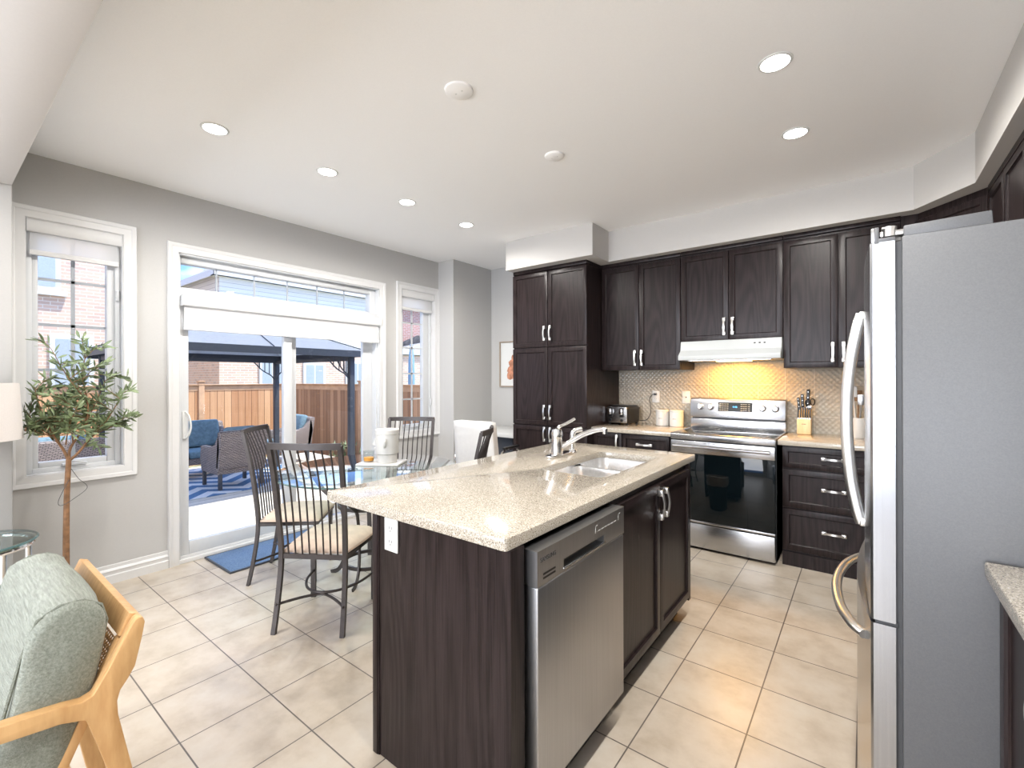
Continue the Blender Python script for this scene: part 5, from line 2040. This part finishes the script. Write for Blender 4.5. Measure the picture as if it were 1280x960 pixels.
def fence(name, label, mat, along, fixed, a0, a1, ztop, posts):
    t = thing(name, label, 'fence', (fixed, (a0 + a1) / 2, -0.5) if along == 'y' else ((a0 + a1) / 2, fixed, -0.5))

    def bx(p0, p1, q0, q1, z0, z1, bev=0.0):
        return B((q0, q1, p0, p1, z0, z1), bev=bev) if along == 'y' else B((p0, p1, q0, q1, z0, z1), bev=bev)
    obj('board_panel', bx(a0, a1, fixed - 0.012, fixed + 0.012, -0.5, ztop - 0.13), mat, t)
    obj('top_board', bx(a0, a1, fixed - 0.022, fixed + 0.022, ztop - 0.14, ztop - 0.015), FENCER, t)
    obj('cap_rail', bx(a0, a1, fixed - 0.06, fixed + 0.06, ztop - 0.02, ztop, 0.004), FENCER, t)
    for p in posts:
        ps = obj('post', bx(p - 0.055, p + 0.055, fixed - 0.055, fixed + 0.055, -0.5, ztop + 0.05, 0.004), FENCER, t)
        obj('post_cap', bx(p - 0.07, p + 0.07, fixed - 0.07, fixed + 0.07, ztop + 0.05, ztop + 0.08, 0.006), FENCER, ps)


fence('garden_fence', 'sunlit cedar board fence running behind the patio seating', FENCEY, 'y', -11.5, -8.0, 5.78, 1.25, (-4.0, -1.6, 0.95, 3.80))
fence('garden_fence', 'shaded brown board fence along the right side of the yard', FENCEX, 'x', 5.86, -11.42, -3.0, 1.25, (-8.6, -6.0))

# gazebo
t = thing('gazebo', 'grey canvas-topped metal gazebo over the patio seating', 'gazebo', (-7.4, 2.5, ZD))
gx0, gx1, gy0, gy1 = -8.58, -6.20, 1.62, 4.04
for x in (gx0, gx1):
    for y in (gy0, gy1):
        p = obj('post', B((x - 0.04, x + 0.04, y - 0.04, y + 0.04, ZD, 1.70), bev=0.004), POWDER, t)
        bm = bmesh.new()
        sx, sy = (1 if x == gx0 else -1), (1 if y == gy0 else -1)
        for dx, dy in ((sx, 0), (0, sy)):
            tube(bm, smooth_path([(x, y, 1.28), (x + dx * 0.08, y + dy * 0.08, 1.42), (x + dx * 0.24, y + dy * 0.24, 1.52), (x + dx * 0.38, y + dy * 0.38, 1.66)], 4), 0.010, 6)
            for q in (0.12, 0.20, 0.29):
                tube(bm, [(x + dx * q, y + dy * q, 1.46 + (q - 0.12) * 0.5), (x + dx * q, y + dy * q, 1.68)], 0.008, 6)
        obj('bracket', bm, POWDER, p)
for b, zz in (((gx0 - 0.03, gx0 + 0.03, gy0, gy1), 1.66), ((gx1 - 0.02, gx1 + 0.02, gy0, gy1), 1.71)):
    obj('beam', B((b[0], b[1], b[2], b[3], zz, zz + 0.05)), POWDER, t)
for y in (gy0, gy1):
    obj('beam', B((gx0, gx1, y - 0.03, y + 0.03, 1.64, 1.70)), POWDER, t)
bm = bmesh.new()
ov = 0.14
E_ = [(gx0 - ov, gy0 - ov), (gx1 + ov, gy0 - ov), (gx1 + ov, gy1 + ov), (gx0 - ov, gy1 + ov)]
ap = (-7.39, 2.83)
lo_, hi_ = 1.785, 2.40
M_ = [((p[0] * 0.45 + ap[0] * 0.55), (p[1] * 0.45 + ap[1] * 0.55)) for p in E_]
v0 = [bm.verts.new((p[0], p[1], lo_)) for p in E_]
v1 = [bm.verts.new((p[0], p[1], 2.11)) for p in M_]
va = bm.verts.new((ap[0], ap[1], hi_))
for i in range(4):
    j = (i + 1) % 4
    bm.faces.new([v0[i], v0[j], v1[j], v1[i]])
    bm.faces.new([v1[i], v1[j], va])
ret = bmesh.ops.solidify(bm, geom=bm.faces[:], thickness=0.01)
obj('canopy', bm, GAZ, t, sharp=10)
obj('valance', B((E_[0][0], E_[1][0], gy0 - ov, gy0 - ov + 0.012, 1.70, 1.79), (E_[0][0], E_[1][0], gy1 + ov - 0.012, gy1 + ov, 1.70, 1.79),
                 (gx0 - ov, gx0 - ov + 0.012, E_[0][1], E_[2][1], 1.66, 1.79), (gx1 + ov - 0.012, gx1 + ov, E_[0][1], E_[2][1], 1.695, 1.79)), POWDER, t)
for i in range(4):
    bm = bmesh.new()
    tube(bm, [(E_[i][0], E_[i][1], 1.80), (M_[i][0], M_[i][1], 2.118), (ap[0], ap[1], 2.405)], 0.010, 6)
    obj('rib', bm, POWDER, t)
    q0, q1 = E_[i], E_[(i + 1) % 4]
    e_ = ((q0[0] + q1[0]) / 2, (q0[1] + q1[1]) / 2)
    m_ = (e_[0] * 0.45 + ap[0] * 0.55, e_[1] * 0.45 + ap[1] * 0.55)
    bm = bmesh.new()
    tube(bm, [(e_[0], e_[1], 1.795), (m_[0], m_[1], 2.118), (ap[0], ap[1], 2.405)], 0.007, 6)
    obj('rib', bm, POWDER, t)


# wicker seats: local frame, faces +y, width w
def wicker_seat(w_, label, loc, rz, cushions):
    t = thing('wicker_armchair' if cushions == 1 else 'wicker_loveseat', label, 'patio chair' if cushions == 1 else 'patio sofa', loc, rz, 'wicker patio seats')
    h = w_ / 2
    dpt = 0.66

    def o_(n, bm, m):
        return obj(n, bm, m, t, world=False)
    bm = bmesh.new()
    prism(bm, [(-0.04, 0.30), (0.06, 0.30), (0.0, 0.84), (-0.07, 0.86), (-0.12, 0.84)], 'x', -h, h, 0.02)
    o_('back', bm, WICKER)
    for s in (-1, 1):
        bm = bmesh.new()
        a, b = sorted((s * h, s * (h - 0.09)))
        prism(bm, [(0.0, 0.22), (dpt - 0.05, 0.22), (dpt, 0.40), (dpt - 0.02, 0.60), (0.30, 0.60), (0.10, 0.66), (-0.04, 0.84), (-0.08, 0.60)], 'x', a, b, 0.015)
        o_('arm', bm, WICKER)
        for y in (0.02, dpt - 0.05):
            bm = bmesh.new()
            x = s * (h - 0.045)
            sweep(bm, [(x, y, 0.24), (x, y, 0.0)], rect(0.045, 0.045), upv=(0, 1, 0))
            o_('leg', bm, POWDER)
    bm = bmesh.new()
    cube_into(bm, (-h + 0.08, 0.0, 0.22), (h - 0.08, dpt - 0.03, 0.32), 0.01)
    o_('seat_base', bm, WICKER)
    cw = (w_ - 0.20) / cushions
    for k in range(cushions):
        x0 = -h + 0.10 + k * cw
        bm = bmesh.new()
        cube_into(bm, (x0, 0.05, 0.325), (x0 + cw - 0.005, dpt, 0.44), 0.04, 3)
        o_('seat_cushion', bm, BLUEC)
        bm = bmesh.new()
        M = Matrix.Translation((0, 0.12, 0.445)) @ Matrix.Rotation(R(14), 4, 'X')
        cube_into(bm, (x0, -0.06, 0.0), (x0 + cw - 0.005, 0.08, 0.46), 0.05, 3, M)
        o_('back_cushion', bm, BLUEC)
    return t


wicker_seat(0.66, 'wicker patio armchair with its back to the door, on the striped rug', (-7.38, 2.97, ZD + 0.01), R(90), 1)
wicker_seat(1.46, 'wicker loveseat with blue cushions facing the house under the gazebo', (-9.2, 2.66, ZD + 0.01), R(-90), 2)
wicker_seat(0.70, 'wicker patio armchair with a blue cushion at the far right of the patio', (-9.0, 4.72, ZD + 0.01), R(180), 1)
wicker_seat(1.50, 'wicker patio sofa with its back to the left window', (-8.05, 0.78, ZD), R(90), 2)

# folded blue parasol standing beyond the right fence
t = thing('patio_umbrella', 'closed blue patio umbrella seen through the right-hand window', 'umbrella', (-8.92, 7.5, -0.5))
bm = bmesh.new()
lathe(bm, [(0, 0), (0.25, 0), (0.25, 0.06), (0.03, 0.08), (0.025, 0.10), (0.025, 2.62), (0, 2.64)], (-8.92, 7.5, -0.5), 20)
obj('pole', bm, POWDER, t)
bm = bmesh.new()
lathe(bm, [(0.04, 1.20), (0.085, 1.25), (0.085, 1.8), (0.075, 2.3), (0.05, 2.55), (0.03, 2.66), (0.045, 2.70), (0.0, 2.74)], (-8.92, 7.5, -0.5), 14)
obj('furled_canopy', bm, plain('blue_canvas', (0.24, 0.40, 0.56), 0.8), t)


# a shrub by the right fence
def shrub(x, y, label, seed, hgt=0.5):
    t = thing('shrub', label, 'shrub', (x, y, -0.5))
    q = random.Random(seed)
    bm = bmesh.new()
    for k in range(160):
        a, r_ = q.uniform(0, 2 * PI), q.uniform(0, 0.35) ** 0.8
        p = Vector((x + r_ * math.cos(a) * 0.8, y + r_ * math.sin(a) * 0.6, -0.5 + q.uniform(0.05, hgt)))
        d = Vector((q.uniform(-1, 1), q.uniform(-1, 1), q.uniform(0.2, 1.4))).normalized()
        s = d.cross(Vector((0, 0, 1))).normalized() * 0.02
        v = [bm.verts.new(p - s), bm.verts.new(p + s), bm.verts.new(p + d * 0.12)]
        bm.faces.new(v)
    obj('foliage', bm, LEAF, t)
    bm = bmesh.new()
    for k in range(5):
        a = k * 1.3
        tube(bm, [(x, y, -0.5), (x + 0.15 * math.cos(a), y + 0.12 * math.sin(a), -0.5 + hgt * 0.8)], 0.006, 5)
    obj('stems', bm, BARK, t)


shrub(-8.6, 5.42, 'low green plant at the foot of the fence, left of the gazebo post', 5)
shrub(-7.5, 5.42, 'low green plant at the foot of the fence, right beside the gazebo post', 6)


# ------------------------------------------------------------------ neighbouring houses
def house(name, label, x, ya, yb, zsplit, zeave, lower, upper_m, windows, ridge, hip_left=True, over=0.25, dep=6.0):
    t = thing(name, label, 'house', (x - dep / 2, (ya + yb) / 2, -0.5))
    obj('wall', B((x - dep, x, ya, yb, -0.5, zsplit)), lower, t)
    if zeave > zsplit:
        obj('upper_wall', B((x - dep, x + 0.02, ya, yb, zsplit, zeave)), upper_m, t)
    obj('fascia', B((x + over - 0.02, x + over, ya - over, yb + over, zeave - 0.20, zeave + 0.02), (x - dep, x + over, ya - over, ya - over + 0.02, zeave - 0.20, zeave + 0.02)), WHITE, t)
    obj('soffit', B((x - 0.0, x + over, ya - over, yb + over, zeave - 0.20, zeave - 0.17)), SIDING, t)
    bm = bmesh.new()
    e = [(x + over, ya - over, zeave), (x + over, yb + over, zeave), (x - dep - over, yb + over, zeave), (x - dep - over, ya - over, zeave)]
    v = [bm.verts.new(p) for p in e]
    hl = 3.2 if hip_left else 0.0
    r0 = bm.verts.new((x - dep / 2, ya - over + hl, ridge))
    r1 = bm.verts.new((x - dep / 2, yb + over - hl, ridge))
    bm.faces.new([v[0], v[1], r1, r0])
    bm.faces.new([v[2], v[3], r0, r1])
    bm.faces.new([v[3], v[0], r0])
    bm.faces.new([v[1], v[2], r1])
    bm.faces.new([v[3], v[2], v[1], v[0]])
    obj('roof', bm, SHINGLE, t)
    for (y0, y1, z0, z1) in windows:
        f = obj('window', B((x + 0.0, x + 0.08, y0, y1, z0, z1), bev=0.01), WHITE, t)
        obj('window_pane', B((x + 0.07, x + 0.09, y0 + 0.1, (y0 + y1) / 2 - 0.03, z0 + 0.1, z1 - 0.1), (x + 0.07, x + 0.09, (y0 + y1) / 2 + 0.03, y1 - 0.1, z0 + 0.1, z1 - 0.1)), DIMGLASS, f)
        obj('sill', B((x + 0.0, x + 0.14, y0 - 0.1, y1 + 0.1, z0 - 0.12, z0)), WHITE, f)


house('neighbour_house', 'tan brick house behind the fence, seen through the left window', -15.5, -9.0, 3.35, 7.2, 7.2, BRICK, SIDING,
      [(0.2, 2.15, 3.5, 6.6), (1.95, 2.75, 0.9, 2.45), (0.3, 1.45, 0.9, 2.6)], 9.5)
house('neighbour_house', 'pale-sided house with white eaves behind the gazebo', -17.0, 6.15, 12.4, 2.35, 4.95, BRICK, SIDEM,
      [(7.4, 8.3, 0.2, 2.2), (9.0, 9.9, 0.3, 2.0), (10.8, 11.9, 0.3, 2.1)], 7.0)
house('neighbour_house', 'grey roof rising behind the pale-sided house, left end of the transom', -24.0, 7.9, 15.0, 5.0, 5.4, SIDEM, SIDEM, [(9.0, 10.0, 2.0, 3.4)], 8.6)
house('neighbour_house', 'red brick house seen through the narrow right-hand window', -17.7, 13.6, 26.0, 5.0, 5.0, BRICKR, SIDING,
      [(17.0, 18.4, 0.4, 2.0), (15.0, 15.8, 0.6, 1.9)], 7.5)
house('neighbour_house', 'low tan brick house in front of the red brick one in the right-hand window', -16.2, 12.9, 17.5, 2.6, 2.6, BRICK, SIDING,
      [(14.6, 15.3, 0.5, 1.9)], 3.4, True, 0.12, 1.0)
